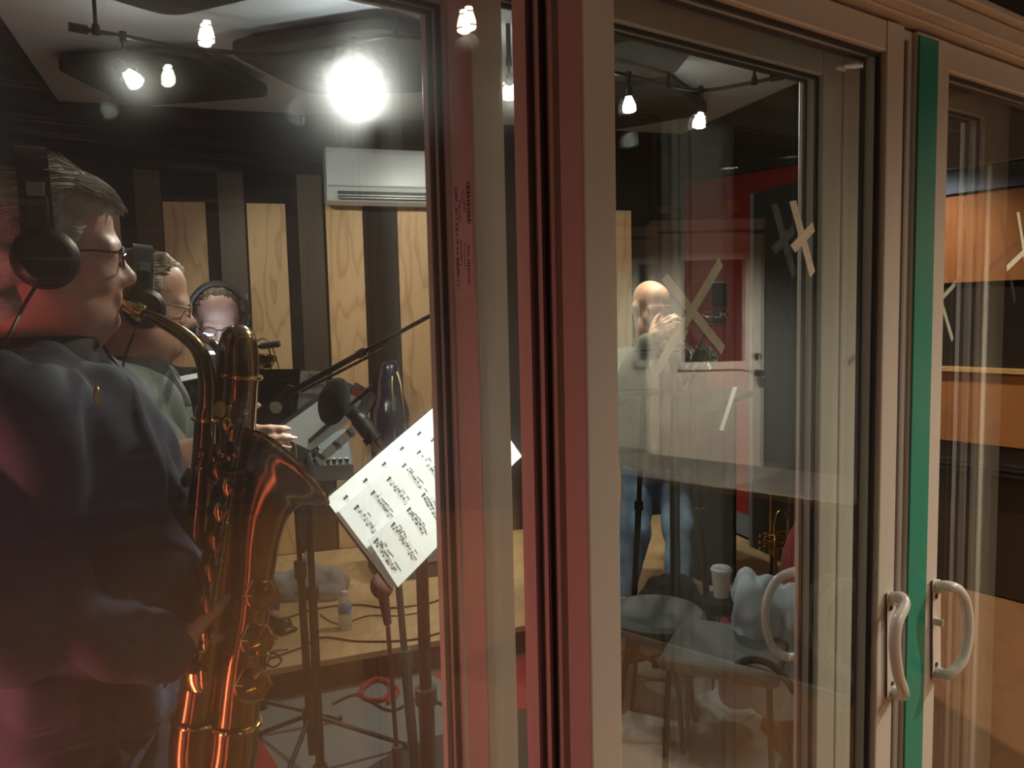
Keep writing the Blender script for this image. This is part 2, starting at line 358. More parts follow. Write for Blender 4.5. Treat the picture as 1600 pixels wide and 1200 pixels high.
d3 = panel(3, 'fixed glazed door leaf in front of the saxophonists, control-room side', -.30, .705, .80, .085, 2.02, .065, .062, dusty=True, m=M_vinyl2)
d4 = panel(4, 'inner glazed door leaf with a white handle on the studio side', .639, 1.560, .98, .06, 2.10, .057, .065, rt=.08, m=M_vinyl2)
d5 = panel(5, 'inner fixed glazed leaf before the saxophonists, with a printed sticker beside it', -.30, .705, 1.065, .075, 2.10, .065, .055, rt=.08, m=M_vinyl2)
d6 = panel(6, 'inner glazed leaf beyond the far handle', 1.566, 2.33, .98, .06, 2.10, .065, .14, rt=.08, m=M_vinyl2)
# astragal between the two handled leaves
struct(MB().uvbox(1.3635, 1.400, .748, .79, ZB, 2.02).build('trim_2', M_vinyl, bevel=.003), 'white meeting strip between the two handled door leaves', 'trim')
struct(MB().uvbox(1.373, 1.379, .744, .7475, ZB, 2.0).build('trim_3', M_alu), 'thin grey groove line in the meeting strip between door leaves', 'trim')
gt = MB().uvbox(1.4025, 1.466, .7365, .7395, ZB+.02, 2.012).build('green_tape', mat('green_film', (.02, .27, .19), .35, bump=((40, 40, 6), .25, .002))); tag(gt, 'long strip of green tape down the edge of the white door', 'tape')
# frame around both door sets, and the wall between control room and studio
M_case = mat('casing_paint', (.60, .54, .46), .4)
M_ctrlwall = mat('control_wall', (.022, .018, .015), .8)
def trim(i, label, m, *b): return struct(MB().uvbox(*b).build('trim_%d' % i, m, bevel=.003), label, 'trim')
trim(4, 'white head jamb over the control-room side of the sliding doors', M_vinyl, -.45, 2.62, .725, .90, 2.026, 2.075)
trim(5, 'moulded lower casing step above the sliding doors', M_case, -.45, 2.7, .700, .7245, 2.030, 2.062)
trim(6, 'moulded upper casing step above the sliding doors', M_case, -.45, 2.75, .684, .7245, 2.064, 2.078)
trim(7, 'white sill under the control-room side doors', M_vinyl, -.45, 2.62, .725, .90, 0, .026)
trim(8, 'head jamb over the studio side doors', M_vinyl2, -.45, 2.62, .965, 1.16, 2.106, 2.16)
trim(9, 'sill under the studio side doors', M_vinyl2, -.45, 2.62, .965, 1.16, 0, .026)
def jamb(name, u0, u1, m, label, *v): return struct(MB().uvbox(u0, u1, v[0], v[1], 0, 2.8).build(name, m), label, 'wall')
jamb('wall_doorside_left', -2.3, -.305, M_ctrlwall, 'dark wall ending at the sliding doors on the near side', .73, 1.16)
jamb('wall_doorside_right', 2.34, 4.5, M_ctrlwall, 'dark wall beyond the far sliding door leaf', .73, 1.16)
struct(MB().uvbox(-.305, 2.34, .73, .90, 2.076, 2.8).build('wall_doorside_top', M_ctrlwall), 'dark wall above the control-room side doors', 'wall')
struct(MB().uvbox(-.305, 2.34, .902, 1.16, 2.161, 2.8).build('wall_doorside_soffit', mat('soffit_dark', (.02, .02, .02), .8)), 'dark soffit between the two sets of sliding doors', 'wall')
# ================================================================== CONTROL ROOM (seen in the glass)
W1 = mirror(Vector((2.8, 6.15, 0))); W2 = mirror(Vector((-2.5, 6.15, 0)))
CW = [P(4.5, .73, 0), P(4.5, -.75, 0), P(5.9, -.75, 0), W1, W2, P(-2.3, W2.dot(N), 0), P(-2.3, .73, 0)]
M_cw = mat('control_paint', (.12, .14, .15), .7)
names = ['wall_control_right', 'wall_control_return', 'wall_control_nook', 'wall_control_door', 'wall_control_far', 'wall_control_left']
cen = sum(CW, Vector())/7
for i, nm in enumerate(names):
    a, b = CW[i], CW[i+1]; d = (b-a).normalized(); n = Vector((-d.y, d.x, 0)); n = n if n.dot((a+b)/2-cen) > 0 else -n
    struct(MB().prism([a, b, b+n*.1, a+n*.1], ZV*2.75).build(nm, M_cw), 'grey-green wall of the control room', 'wall')
struct(MB().prism(CW, (0, 0, -.08)).build('floor_control', wood('oak_floor', (.42, .2, .09), (.3, .13, .05), (1, 3, 3), rough=.4)), 'warm brown wooden floor of the control room', 'floor')
struct(MB().prism([c+ZV*2.75 for c in CW], (0, 0, .08)).build('ceiling_control', mat('ceiling_dark', (.05, .045, .04), .8)), 'dark ceiling of the control room', 'ceiling')
# ================================================================== LAMPS
M_bulb = mat('bulb_glow', (1, 1, 1), .4, emit=(1, .93, .82), es=60)
M_bulb2 = mat('bulb_glow_warm', (1, 1, 1), .4, emit=(1, .86, .68), es=40)
M_bulbB = mat('bulb_glare', (1, 1, 1), .4, emit=(1, .98, .95), es=60)
def smooth_path(pts, n=6):
    pts = [Vector(p) for p in pts]; out = []
    for i in range(len(pts)-1):
        p0 = pts[max(i-1, 0)]; p1 = pts[i]; p2 = pts[i+1]; p3 = pts[min(i+2, len(pts)-1)]
        for k in range(n):
            t = k/n; out.append(.5*((2*p1)+(p2-p0)*t+(2*p0-5*p1+4*p2-p3)*t*t+(3*p1-p0-3*p2+p3)*t**3))
    out.append(pts[-1]); return out
def track(pix, stems, label, z=2.60):
    pts = [atz(x, y, z) for x, y in pix]; r = empty('light_track', pts[0]); tag(r, label, 'light track')
    sp = smooth_path(pts); MB().tube(sp, .009, 8).build('rail', M_metal_b, r, smooth=True)
    d = (pts[0]-pts[1]).normalized()
    MB().tube([pts[0]-d*.01, pts[0]+d*.05], .016, 10).build('end_cap', M_metal_b, r, smooth=True)
    for (x, y) in stems:
        p = min(sp, key=lambda q: (q-atz(x, y, z)).length)
        MB().lathe([(.0, -.014), (.014, -.012), (.014, .02), (.007, .03), (.007, HC-z-.03), (.03, HC-z-.018), (.034, HC-z-.001), (0, HC-z-.0005)], p, n=14).build('stem', M_metal_b, r, smooth=True)
    return r
def head(top, aim, label, m, energy, col, drop=.10, R=.03, spot=95, room=None, group='track light heads', soft=.03, root='track_spotlight', lname='spot_light'):
    """a clamp, a stem, an open wire cage and a bulb that points at aim"""
    top = Vector(top); r = empty(root, top-ZV*drop); tag(r, label, 'spotlight', group)
    MB().lathe([(.0, -.022), (.013, -.02), (.013, .016), (0, .018)], top, n=12).build('clamp', M_metal_b, r, smooth=True)
    b = top-ZV*drop; MB().tube([top-ZV*.018, b+ZV*.03], .006, 8).build('stem', M_metal_b, r)
    d = (Vector(aim)-b).normalized()
    MB().lathe([(0, -.045), (.016, -.042), (.02, -.01), (.018, .0), (0, .001)], b+ZV*.01, d, 14).build('socket', M_metal_b, r, smooth=True)
    MB().lathe([(.012, .0), (R*.6, .012), (R*.97, .04), (R, .058), (R*.9, .066), (R*.5, .071), (0, .072)], b+ZV*.01, d, 20).build('bulb', m, r, smooth=True)
    X, Y, Zd = frame(d)
    for h in (.02, .06): MB().tube([b+ZV*.01+d*h+(X*math.cos(a)+Y*math.sin(a))*(R+.006) for a in [2*math.pi*k/16 for k in range(17)]], .0018, 5, caps=False).build('cage_ring', M_chrome, r, smooth=True)
    if energy:
        o = lamp(lname, 'SPOT', b+d*.10, energy, col, soft, aim, spot, .6); o.parent = r; o.matrix_parent_inverse = Matrix.Translation(-(top-ZV*drop))
    return r
track([(132, 46), (200, 58), (265, 71), (340, 80), (430, 84), (520, 72), (605, 56), (670, 62)], [(150, 48), (612, 56)], 'black curved ceiling light track over the saxophonists')
track([(1208, 122), (1160, 132), (1100, 141), (1045, 134), (990, 120), (950, 112)], [(1180, 129), (1044, 134)], 'black curved ceiling light track over the trumpet player')
WARM = (1, .86, .68)
head(atz(192, 57, 2.60), (-.5, 4.9, .9), 'track spotlight with glowing bulb near the track end, over the dark cloud', M_bulb, K_TRACK, (1, .9, .76), drop=.13)
head(atz(552, 66, 2.60), atz(547, 132, 2.46)*.0+Vector((-.25, 1.9, 1.1)), 'glaring track bulb pointing at the glass doors', M_bulbB, K_BLOB, (1, .95, .88), drop=.13, R=.068, spot=110)
head(atz(1095, 140, 2.60), (.68, 3.85, 1.2), 'track spotlight with a hanging cage hooded by the white ceiling, over the trumpeter', M_bulb, K_TRACK, (1, .9, .76), drop=.12)
head(atz(982, 118, 2.60), (.66, 3.95, 1.1), 'track spotlight beside the dark cloud, over the trumpeter', M_bulb, K_TRACK, (1, .9, .76), drop=.10)
sl_ = atz(796, 142, 2.48); sl_top = Vector((sl_.x, sl_.y, 2.60))
head(sl_top, Q(2.5, 0, 1.3), 'track spotlight glimpsed in the slit between the door stiles', M_bulb, K_TRACK, (1, .9, .76), drop=.1, lname='slit_spot')
MB().tube([sl_top+ZV*.018, Vector((sl_.x, sl_.y, HC))], .01, 10).build('ceiling_rod', M_metal_b, [o for o in COL.objects if o.name.startswith('track_spotlight')][-1], smooth=True)
# studio track heads on the ceiling above the frame, on the door side: they light the pages and the faces
for p, aim, lab, e_, c_, sp, nm in ((Vector((.42, 1.95, 2.60)), (-.22, 1.68, 1.12), 'track spotlight above the glass doors aimed at the white pages', 330, (1, .95, .88), 38, 'pages'),
                                    (Vector((.05, 2.25, 2.60)), (-.62, 1.42, 1.5), 'track spotlight aimed at the saxophone players', 55, (1, .86, .72), 60, 'players')):
    h_ = head(p, aim, lab, M_bulb, e_, c_, drop=.1, spot=sp, root='track_spotlight_%s_offscreen' % nm, lname='spot_%s_offscreen' % nm)
    MB().tube([p+ZV*.018, Vector((p.x, p.y, HC))], .01, 10).build('ceiling_rod', M_metal_b, h_, smooth=True)
# control-room ceiling downlights behind the camera: three are mirrored in the glass, three light the far half of the room
def ctrl_spot(p, lab, e, nm, hood=False):
    h = head(p+ZV*.16, p-ZV, 'warm control-room ceiling spotlight '+lab, M_bulb2, e, WARM, drop=.1, R=.022, spot=145, group='control-room spotlights', root='ceiling_spotlight_%s_offscreen' % nm, lname='control_%s_offscreen' % nm)
    MB().tube([p+ZV*.178, Vector((p.x, p.y, 2.75))], .008, 8).build('ceiling_rod', M_metal_b, h)
    if hood: MB().tube([p+ZV*.10, p-ZV*.05], [.03, .045], 18, caps=False).build('hood', M_metal_b, h, smooth=True)
for (x, y, lab, nm) in ((342, 50, 'over the near end of the glass', 'near'), (768, 28, 'over the meeting stiles', 'middle'), (852, 100, 'over the handled leaf', 'far')):
    ctrl_spot(mirror(atz(x, y, 2.44)), lab, K_CTRL, nm)
for q_, lab, nm in ((Vector((1.35, 4.9, 2.45)), 'before the white door', 'door'), (Vector((1.25, 2.9, 2.45)), 'over the brown floor before the desk', 'floor'), (Vector((1.9, 4.2, 2.45)), 'before the wood-fronted cabinet', 'cabinet')):
    ctrl_spot(mirror(q_), lab, 380 if nm == 'door' else 110, nm, True)
# red LED tube by the left end of the glass
rt = empty('led_tube_offscreen', RED_AT); tag(rt, 'red vertical LED light tube beside the saxophonists', 'lamp')
MB().lathe([(0, .35), (.016, .352), (.016, 1.45), (0, 1.452)], RED_AT, n=12).build('tube_offscreen', mat('red_led', (1, .1, .08), .4, emit=(1, .22, .21), es=K_RED), rt, smooth=True)
MB().lathe([(0, 0), (.1, .002), (.1, .015), (.02, .03), (.012, .04), (.012, .35), (0, .351)], RED_AT, n=16).build('stand', M_metal_b, rt, smooth=True)
# ================================================================== PEOPLE
from mathutils import noise as mnoise
def link_mesh(me, name, m, parent, smooth=True):
    A = np.empty(len(me.vertices)*3); me.vertices.foreach_get('co', A); A = A.reshape(-1, 3)
    mn, mx = A.min(0), A.max(0); o0 = Vector(((mn[0]+mx[0])/2, (mn[1]+mx[1])/2, mn[2]))
    me.vertices.foreach_set('co', (A-np.array(o0)).ravel()); me.update(); me.name = name
    o = bpy.data.objects.new(name, me); COL.objects.link(o); o.location = o0; me.materials.clear()
    if m: me.materials.append(m)
    if smooth:
        me.polygons.foreach_set('use_smooth', [True]*len(me.polygons))
    if parent is not None: o.parent = parent; o.matrix_parent_inverse = Matrix.Translation(-WORLD[parent.name])
    WORLD[o.name] = o0.copy(); return o
class SD:
    """rounded volumes blended into one signed-distance field"""
    def __init__(s): s.p = []; s.k = .012
    def ell(s, c, rx, ry, rz, X=(1, 0, 0), Y=(0, 1, 0), Z=(0, 0, 1), n=0, m=0):
        s.p.append(('e', np.array(c, float), np.array([X, Y, Z], float), np.array([rx, ry, rz], float), s.k)); return s
    def cap(s, a, b, r0, r1=None, n=0):
        s.p.append(('c', np.array(a, float), np.array(b, float), float(r0), float(r0 if r1 is None else r1), s.k)); return s
    def box(s, c, sx, sy, sz, X=(1, 0, 0), Y=(0, 1, 0), Z=(0, 0, 1)):
        s.p.append(('b', np.array(c, float), np.array([X, Y, Z], float), np.array([sx, sy, sz], float)/2, s.k)); return s
    def bounds(s, q):
        if q[0] == 'c': return np.minimum(q[1]-q[3], q[2]-q[4]), np.maximum(q[1]+q[3], q[2]+q[4])
        R = (np.abs(q[2])*q[3][:, None]).sum(0) if q[0] == 'b' else np.sqrt(((q[2]*q[3][:, None])**2).sum(0))
        return q[1]-R, q[1]+R
    def mesh(s, name, h):
        bb = [s.bounds(q) for q in s.p]; lo = np.min([b[0] for b in bb], 0)-3*h; hi = np.max([b[1] for b in bb], 0)+3*h
        n = np.ceil((hi-lo)/h).astype(int)+1; D = np.full(n, 1.0, np.float32)
        for q, (b0, b1) in zip(s.p, bb):
            k = q[-1]; i0 = np.maximum(((b0-k-2*h-lo)/h).astype(int), 0); i1 = np.minimum(((b1+k+2*h-lo)/h).astype(int)+2, n)
            gx, gy, gz = [(lo[a]+h*np.arange(i0[a], i1[a])).astype(np.float32) for a in range(3)]
            X, Y, Z = np.meshgrid(gx-q[1][0], gy-q[1][1], gz-q[1][2], indexing='ij', sparse=True)
            if q[0] == 'c':
                d = q[2]-q[1]; L2 = max(float(d@d), 1e-12); t = np.clip((X*d[0]+Y*d[1]+Z*d[2])/L2, 0, 1)
                v = np.sqrt((X-d[0]*t)**2+(Y-d[1]*t)**2+(Z-d[2]*t)**2)-(q[3]+(q[4]-q[3])*t)
            else:
                A = [X*q[2][a][0]+Y*q[2][a][1]+Z*q[2][a][2] for a in range(3)]; r = q[3]
                if q[0] == 'e':
                    k0 = np.sqrt(sum((A[a]/r[a])**2 for a in range(3))); k1 = np.sqrt(sum((A[a]/r[a]**2)**2 for a in range(3)))+1e-9; v = k0*(k0-1)/k1
                else:
                    E_ = [np.abs(A[a])-r[a]+.006 for a in range(3)]; v = np.sqrt(sum(np.maximum(e, 0)**2 for e in E_))+np.minimum(np.maximum(np.maximum(E_[0], E_[1]), E_[2]), 0)-.006
            S_ = D[i0[0]:i1[0], i0[1]:i1[1], i0[2]:i1[2]]; m = np.maximum(k-np.abs(S_-v), 0)/k
            S_[...] = np.minimum(S_, v)-m*m*k*.25
        I = D < 0; c = [I[a:n[0]-1+a, b_:n[1]-1+b_, c_:n[2]-1+c_] for a in (0, 1) for b_ in (0, 1) for c_ in (0, 1)]
        al = c[0].copy(); an = c[0].copy()
        for q in c[1:]: al &= q; an |= q
        act = np.argwhere(an & ~al); idx = np.full(n-1, -1, np.int32); idx[act[:, 0], act[:, 1], act[:, 2]] = np.arange(len(act))
        pos = np.zeros((len(act), 3)); cnt = np.zeros(len(act))
        for ax in range(3):
            o1, o2 = [a for a in range(3) if a != ax]
            for d1 in (0, 1):
                for d2 in (0, 1):
                    p0 = act.copy(); p0[:, o1] += d1; p0[:, o2] += d2; p1 = p0.copy(); p1[:, ax] += 1
                    a = D[p0[:, 0], p0[:, 1], p0[:, 2]]; b = D[p1[:, 0], p1[:, 1], p1[:, 2]]; x = (a < 0) != (b < 0)
                    t = np.where(x, a/np.where(x, a-b, 1), 0); q = p0.astype(float); q[:, ax] += t
                    pos[x] += q[x]; cnt[x] += 1
        V = lo+h*(pos/cnt[:, None]); Fs = []
        for ax in range(3):
            o1, o2 = (ax+1) % 3, (ax+2) % 3
            sl0 = [slice(1, -1)]*3; sl0[ax] = slice(0, -1); sl1 = list(sl0); sl1[ax] = slice(1, None)
            A0 = I[tuple(sl0)]; A1 = I[tuple(sl1)]
            for flip, mk in ((False, A0 & ~A1), (True, ~A0 & A1)):
                e = np.argwhere(mk); e[:, o1] += 1; e[:, o2] += 1
                if not len(e): continue
                cs = []
                for (d1, d2) in ((-1, -1), (0, -1), (0, 0), (-1, 0)):
                    p = e.copy(); p[:, o1] += d1; p[:, o2] += d2; cs.append(idx[p[:, 0], p[:, 1], p[:, 2]])
                Fs.append(np.stack(cs[::-1] if flip else cs, 1))
        Fq = np.concatenate(Fs); me = bpy.data.meshes.new(name); me.vertices.add(len(V)); me.vertices.foreach_set('co', V.astype(np.float32).ravel())
        me.loops.add(len(Fq)*4); me.loops.foreach_set('vertex_index', Fq.astype(np.int32).ravel()); me.polygons.add(len(Fq)); me.polygons.foreach_set('loop_start', np.arange(0, len(Fq)*4, 4, dtype=np.int32))
        me.update(calc_edges=True); me.validate(); return me
def blob(mb, voxel, it, name, m, parent=None, folds=None):
    """one continuous skin over overlapping rounded volumes"""
    me = mb.mesh('tmp', voxel)
    if folds:   # (amplitude, (sx,sy,sz), seed): cloth creases pushed along the normals
        amp, s, sd = folds; nv = len(me.vertices); C = np.empty(nv*3, np.float32); NN = np.empty(nv*3, np.float32)
        me.vertices.foreach_get('co', C); me.vertex_normals.foreach_get('vector', NN); C = C.reshape(-1, 3); NN = NN.reshape(-1, 3); hh = np.empty(nv, np.float32); fn = mnoise.noise
        for i, c in enumerate(C.tolist()):
            q = Vector((c[0]*s[0]+sd, c[1]*s[1], c[2]*s[2])); hh[i] = abs(fn(q))*1.6+.5*fn(q*2.3)-.15
        me.vertices.foreach_set('co', (C+NN*(amp*hh)[:, None]).ravel()); me.update()
    return link_mesh(me, name, m, parent)
class Loc:
    def __init__(s, o, f, up=(0, 0, 1), k=1.0):
        s.o = Vector(o); s.f = Vector(f).normalized(); u = Vector(up); s.u = (u-s.f*u.dot(s.f)).normalized(); s.l = s.u.cross(s.f); s.k = k
    def __call__(s, f, l, u): return s.o+(s.f*f+s.l*l+s.u*u)*s.k
    def ell(s, mb, c, r, n=18, m=12): return mb.ell(s(*c), r[0]*s.k, r[1]*s.k, r[2]*s.k, s.f, s.l, s.u, n, m)
    def cap(s, mb, a, b, r0, r1=None): return mb.cap(s(*a), s(*b), r0*s.k, (r0 if r1 is None else r1)*s.k)
def head_prims(mb, L, heavy=0.0):
    L.ell(mb, (-.012, 0, .042), (.098, .077, .084), 26, 18); L.ell(mb, (.034, 0, -.018), (.064, .061, .084), 22, 16)
    L.ell(mb, (.042, 0, -.07), (.05, .05, .042)); L.ell(mb, (.078, 0, -.101), (.02, .024, .017))
    for s in (-1, 1):
        L.cap(mb, (0, s*.055, -.05), (.066, s*.024, -.094), .02, .018); L.ell(mb, (.1, s*.012, -.037), (.011, .01, .009))
        L.cap(mb, (.080, s*.046, .016), (.092, s*.008, .019), .010, .011); L.ell(mb, (.078, s*.032, -.001), (.013, .016, .011))
        L.ell(mb, (.062, s*.038, -.034), (.026, .024, .026)); L.ell(mb, (-.008, s*.079, -.008), (.019, .007, .031)); L.ell(mb, (-.012, s*.083, .008), (.016, .006, .014))
        if heavy: L.ell(mb, (.025, s*.038, -.086), (.042, .036, .034*(1+heavy*.3)))
    k0 = mb.k; mb.k = .009; L.cap(mb, (.090, 0, .014), (.111, 0, -.027), .008, .011); L.ell(mb, (.112, 0, -.032), (.0135, .013, .011))
    L.cap(mb, (.094, -.02, -.060), (.094, .02, -.060), .0075); L.cap(mb, (.091, -.018, -.0725), (.091, .018, -.0725), .008); mb.k = k0
    L.ell(mb, (.036, 0, .058), (.058, .062, .058))
    if heavy: L.ell(mb, (.03, 0, -.112), (.05, .045, .028+.012*heavy))
def hand_prims(mb, w, d, n, t, curl, k=1.0, spread=.0, thumb=.35):
    """palm with five unequal fingers; d to the fingers, n out of the palm, t to the thumb"""
    w = Vector(w); d = Vector(d).normalized(); n = Vector(n); n = (n-d*n.dot(d)).normalized(); t0 = Vector(t); s = d.cross(n); t = s if s.dot(t0) > 0 else -s
    mb.cap(w-d*.02*k, w+d*.03*k, .024*k, .026*k)
    for i, (off, ln) in enumerate(((.031, .95), (.010, 1.05), (-.011, .98), (-.030, .78))):
        kn = w+d*(.088-.004*abs(i-1))*k+t*off*k
        mb.cap(w+d*.015*k+t*off*.7*k, kn, .0135*k, .0115*k)
        p = kn; dr = (d+t*(off*spread*8)).normalized(); a = curl[i] if isinstance(curl, (list, tuple)) else curl
        for j, (seg, r0, r1) in enumerate(((.043, .0098, .0088), (.026, .0088, .0080), (.021, .0080, .0068))):
            an = a*(.8 if j == 0 else 1.0); ax = dr.cross(n).normalized()
            dr = (Matrix.Rotation(an, 3, ax) @ dr).normalized(); q = p+dr*seg*ln*k; mb.cap(p, q, r0*k, r1*k, 10); p = q
            n_ = (Matrix.Rotation(an, 3, ax) @ n).normalized(); n = n_ if j < 2 else n
        n = hand_prims.pn
    b = w+d*.02*k+t*.026*k; dr = (t*.75+d*.6+n*.25).normalized()
    for seg, r0, r1, bend in ((.040, .015, .0115, 0), (.032, .0112, .0100, thumb), (.026, .0100, .008, thumb)):
        dr = (dr*math.cos(bend)+(n*.5+d*.6).normalized()*math.sin(bend)).normalized(); q = b+dr*seg*k; mb.cap(b, q, r0*k, r1*k, 10); b = q
def hand(mb, w, d, n, t, curl, k=1.0, spread=.0, thumb=.35):
    dd = Vector(d).normalized(); nn = Vector(n); hand_prims.pn = (nn-dd*nn.dot(dd)).normalized(); hand_prims(mb, w, d, n, t, curl, k, spread, thumb)
def torso_prims(mb, J, inf):
    f = J['f']; l = J['l']; c = J['chest']; b = J['belly']; p = J['pelvis']; cw, cdp = J['cs']; bw, bd = J['bs']; pw, pd = J['ps']
    N_ = 9; keys = [(J['neck'].lerp(c, .42), cw*.86, cdp*.80), (c, cw, cdp), (b, bw, bd), (p, pw, pd)]
    for i in range(3):
        (p0, w0, d0), (p1, w1, d1) = keys[i], keys[i+1]
        for k in range(N_):
            t = k/N_; q = p0.lerp(p1, t); ww = w0+(w1-w0)*t+inf; dd = d0+(d1-d0)*t+inf
            mb.ell(q, dd, ww, .075+inf, f, l, ZV, 24, 10)
    mb.ell(p, pd+inf, pw+inf, .10+inf, f, l, ZV, 24, 10)
    for S in ('sR', 'sL'):
        mb.cap(J['neck']-ZV*.035, J[S], .055+inf, .058+inf)
def person(name, label, J, skin, hair_fn, top, trousers, shoe, sleeve=1.0, vox=.006, heavy=0, folds=(.012, (6, 6, 3), 1.0), collar=None, hands=None, arm=1.0):
    r = empty(name, Vector((J['pelvis'].x, J['pelvis'].y, min(J['aR'].z, J['aL'].z)-.08))); tag(r, label, 'person')
    L = J['head']; mb = SD(); mb.k = .02; head_prims(mb, L, heavy); mb.k = .03
    mb.cap(L(-.022, 0, -.05), J['neck']+ZV*.01, .056*L.k*(1+.15*heavy), .066*(1+.2*heavy))
    torso_prims(mb, J, -.032)
    for S in 'RL':
        q_ = 1.0 if sleeve < .5 else .78; mb.cap(J['s'+S], J['e'+S], .048*arm*q_, .040*arm*q_); mb.cap(J['e'+S], J['e'+S].lerp(J['w'+S], .35), .040*arm*q_, .041*arm*q_); mb.cap(J['e'+S].lerp(J['w'+S], .35), J['w'+S], .041*arm*q_, .027*arm*(1+q_)/2)
        mb.cap(J['h'+S], J['k'+S], .07, .046); mb.cap(J['k'+S], J['k'+S].lerp(J['a'+S], .3), .046, .044); mb.cap(J['k'+S].lerp(J['a'+S], .3), J['a'+S], .044, .034)
        mb.cap(J['a'+S]-ZV*.035, J['a'+S]-ZV*.04+J['t'+S]*.13, .035, .028)
        h = J['hand'+S]; mb.k = .006; hand(mb, J['w'+S], h[0], h[1], h[2], h[3], h[4] if len(h) > 4 else 1.0); mb.k = .03
    body = blob(mb, vox, 2, 'body', skin, r)
    # clothes
    mb = SD(); mb.k = .035; torso_prims(mb, J, .010)
    mb.k = .012
    for S in 'RL':
        e = J['e'+S]; mb.cap(J['s'+S], e if sleeve >= .5 else J['s'+S].lerp(e, sleeve*2), .070*arm, (.058 if sleeve >= .5 else .066)*arm)
        if sleeve > .5: mb.cap(e, e.lerp(J['w'+S], (sleeve-.5)*2*.93), .058*arm, .044*arm)
    blob(mb, .009, 2, top[0], top[1], r, folds)
    mb = SD(); mb.k = .03; mb.ell(J['pelvis']-ZV*.02, J['ps'][1]+.006, J['ps'][0]+.006, .115, J['f'], J['l'], ZV, 24, 10)
    for S in 'RL':
        mb.cap(J['h'+S], J['k'+S], .093, .070); mb.cap(J['k'+S], J['a'+S]-ZV*.01, .070, .058)
    blob(mb, .011, 2, 'trousers', trousers, r, (.012, (8, 8, 5), 3.3))
    for S in 'RL':
        mb = SD(); a = J['a'+S]; t = J['t'+S]; sd = Vector((-t.y, t.x, 0))
        mb.ell(a-ZV*.035-t*.02, .06, .042, .045, t, sd); mb.cap(a-ZV*.045, a-ZV*.052+t*.14, .042, .036); mb.box(a-ZV*.074+t*.055, .27, .085, .02, t, sd)
        blob(mb, .008, 2, 'shoe', shoe, r)
    if collar:
        X, Y, Z = frame(L.u*.7+ZV*.3, J['f']); n0 = J['neck']
        mbc = MB(); n = 40; vs = []
        for i in range(n+1):
            a = math.radians(25)+(2*math.pi-math.radians(50))*i/n; rr = (1.0+.10*math.cos(a))
            d = X*math.cos(a)+Y*math.sin(a)
            up_ = n0+d*(.078*collar[1]*rr)+ZV*.052-X*.01; lo = n0+d*(.118*collar[1]*rr)-ZV*(.015+.05*max(0, math.cos(a))); 
            vs += [up_, lo, lo-d*.006-ZV*.002, up_-d*.006]
        for i in range(n):
            b = i*4
            mbc.f += [(b, b+4, b+5, b+1), (b+1, b+5, b+6, b+2), (b+2, b+6, b+7, b+3), (b+3, b+7, b+4, b)]
        mbc.v = [tuple(v) for v in vs]; mbc.f += [(0, 1, 2, 3), (n*4+3, n*4+2, n*4+1, n*4)]
        mbc.build('collar', collar[0], r, smooth=True)
    if hair_fn: hair_fn(L, r)
    return r
def hair(L, r, m, cap_fn, ntuft, ln, seed, front=.07, rad=.0028, low=-.05, lift=0.0):
    """close cap of hair with separate locks combed back and down"""
    rnd = random.Random(seed); mb = SD(); cap_fn(mb)
    vox = blob(mb, .007, 1, 'hair', m, r, (.005, (55, 55, 55), seed))
    mb = MB(); k = 0
    while k < ntuft:
        th = rnd.uniform(0, 2*math.pi); ph = math.acos(rnd.uniform(-.75, 1)); d = Vector((math.sin(ph)*math.cos(th), math.sin(ph)*math.sin(th), math.cos(ph)))
        p = Vector((-.014+d.x*.104, d.y*.082, .042+d.z*.090))
        if p.x > front-.25*max(0, -(p.z-.05)) or p.z < low or (p.x > .02 and p.z < .075) or (p.x > .05 and p.z < .09): continue
        k += 1
        if p.z > .055: p.z += lift*max(0, min(1, (p.x+.03)/.06))
        fl = Vector((-.9 if p.z > .03 else -.35, rnd.uniform(-.5, .5), -.25 if p.z > .06 else -.9)); fl = (fl-d*fl.dot(d)).normalized()
        ll = ln*rnd.uniform(.6, 1.25); a = p; b = p+(fl*.5+d*.16)*ll*.6; c = p+(fl+d*rnd.uniform(-.22, .08))*ll
        q = [L(*a), L(*b), L(*c)]; mb.tube(q, [rad*1.5*L.k, rad*1.4*L.k, rad*.3*L.k], 4)
    mb.build('hair_locks', m, r, smooth=True)
def glasses(L, label, m, wide=.034):
    r = empty('eyeglasses', L(.1, 0, -.03)); tag(r, label, 'glasses')
    for s in (-1, 1):
        c = []; 
        for i in range(21):
            a = 2*math.pi*i/20; x = wide+.024*math.cos(a)*(1.05); z = .000+.017*math.sin(a)-.002; c.append(L(.105-.004*abs(math.cos(a)), s*x, z))
        rim_ = MB().tube(c, .0016*L.k, 6, caps=False).build('rim', m, r, smooth=True)
        MB().prism(c[:-1], L.f*.0012).build('lens', glass('lens_glass', .06, (.97, .97, .97)), rim_)
        MB().tube([L(.101, s*(wide+.025), .004), L(.06, s*.079, .006), L(-.01, s*.088, .003), L(-.03, s*.085, -.012)], .0017*L.k, 6).build('temple', m, r, smooth=True)
    MB().tube([L(.106, -.012, .003), L(.111, 0, .007), L(.106, .012, .003)], .0016*L.k, 6).build('bridge', m, r, smooth=True)
    return r
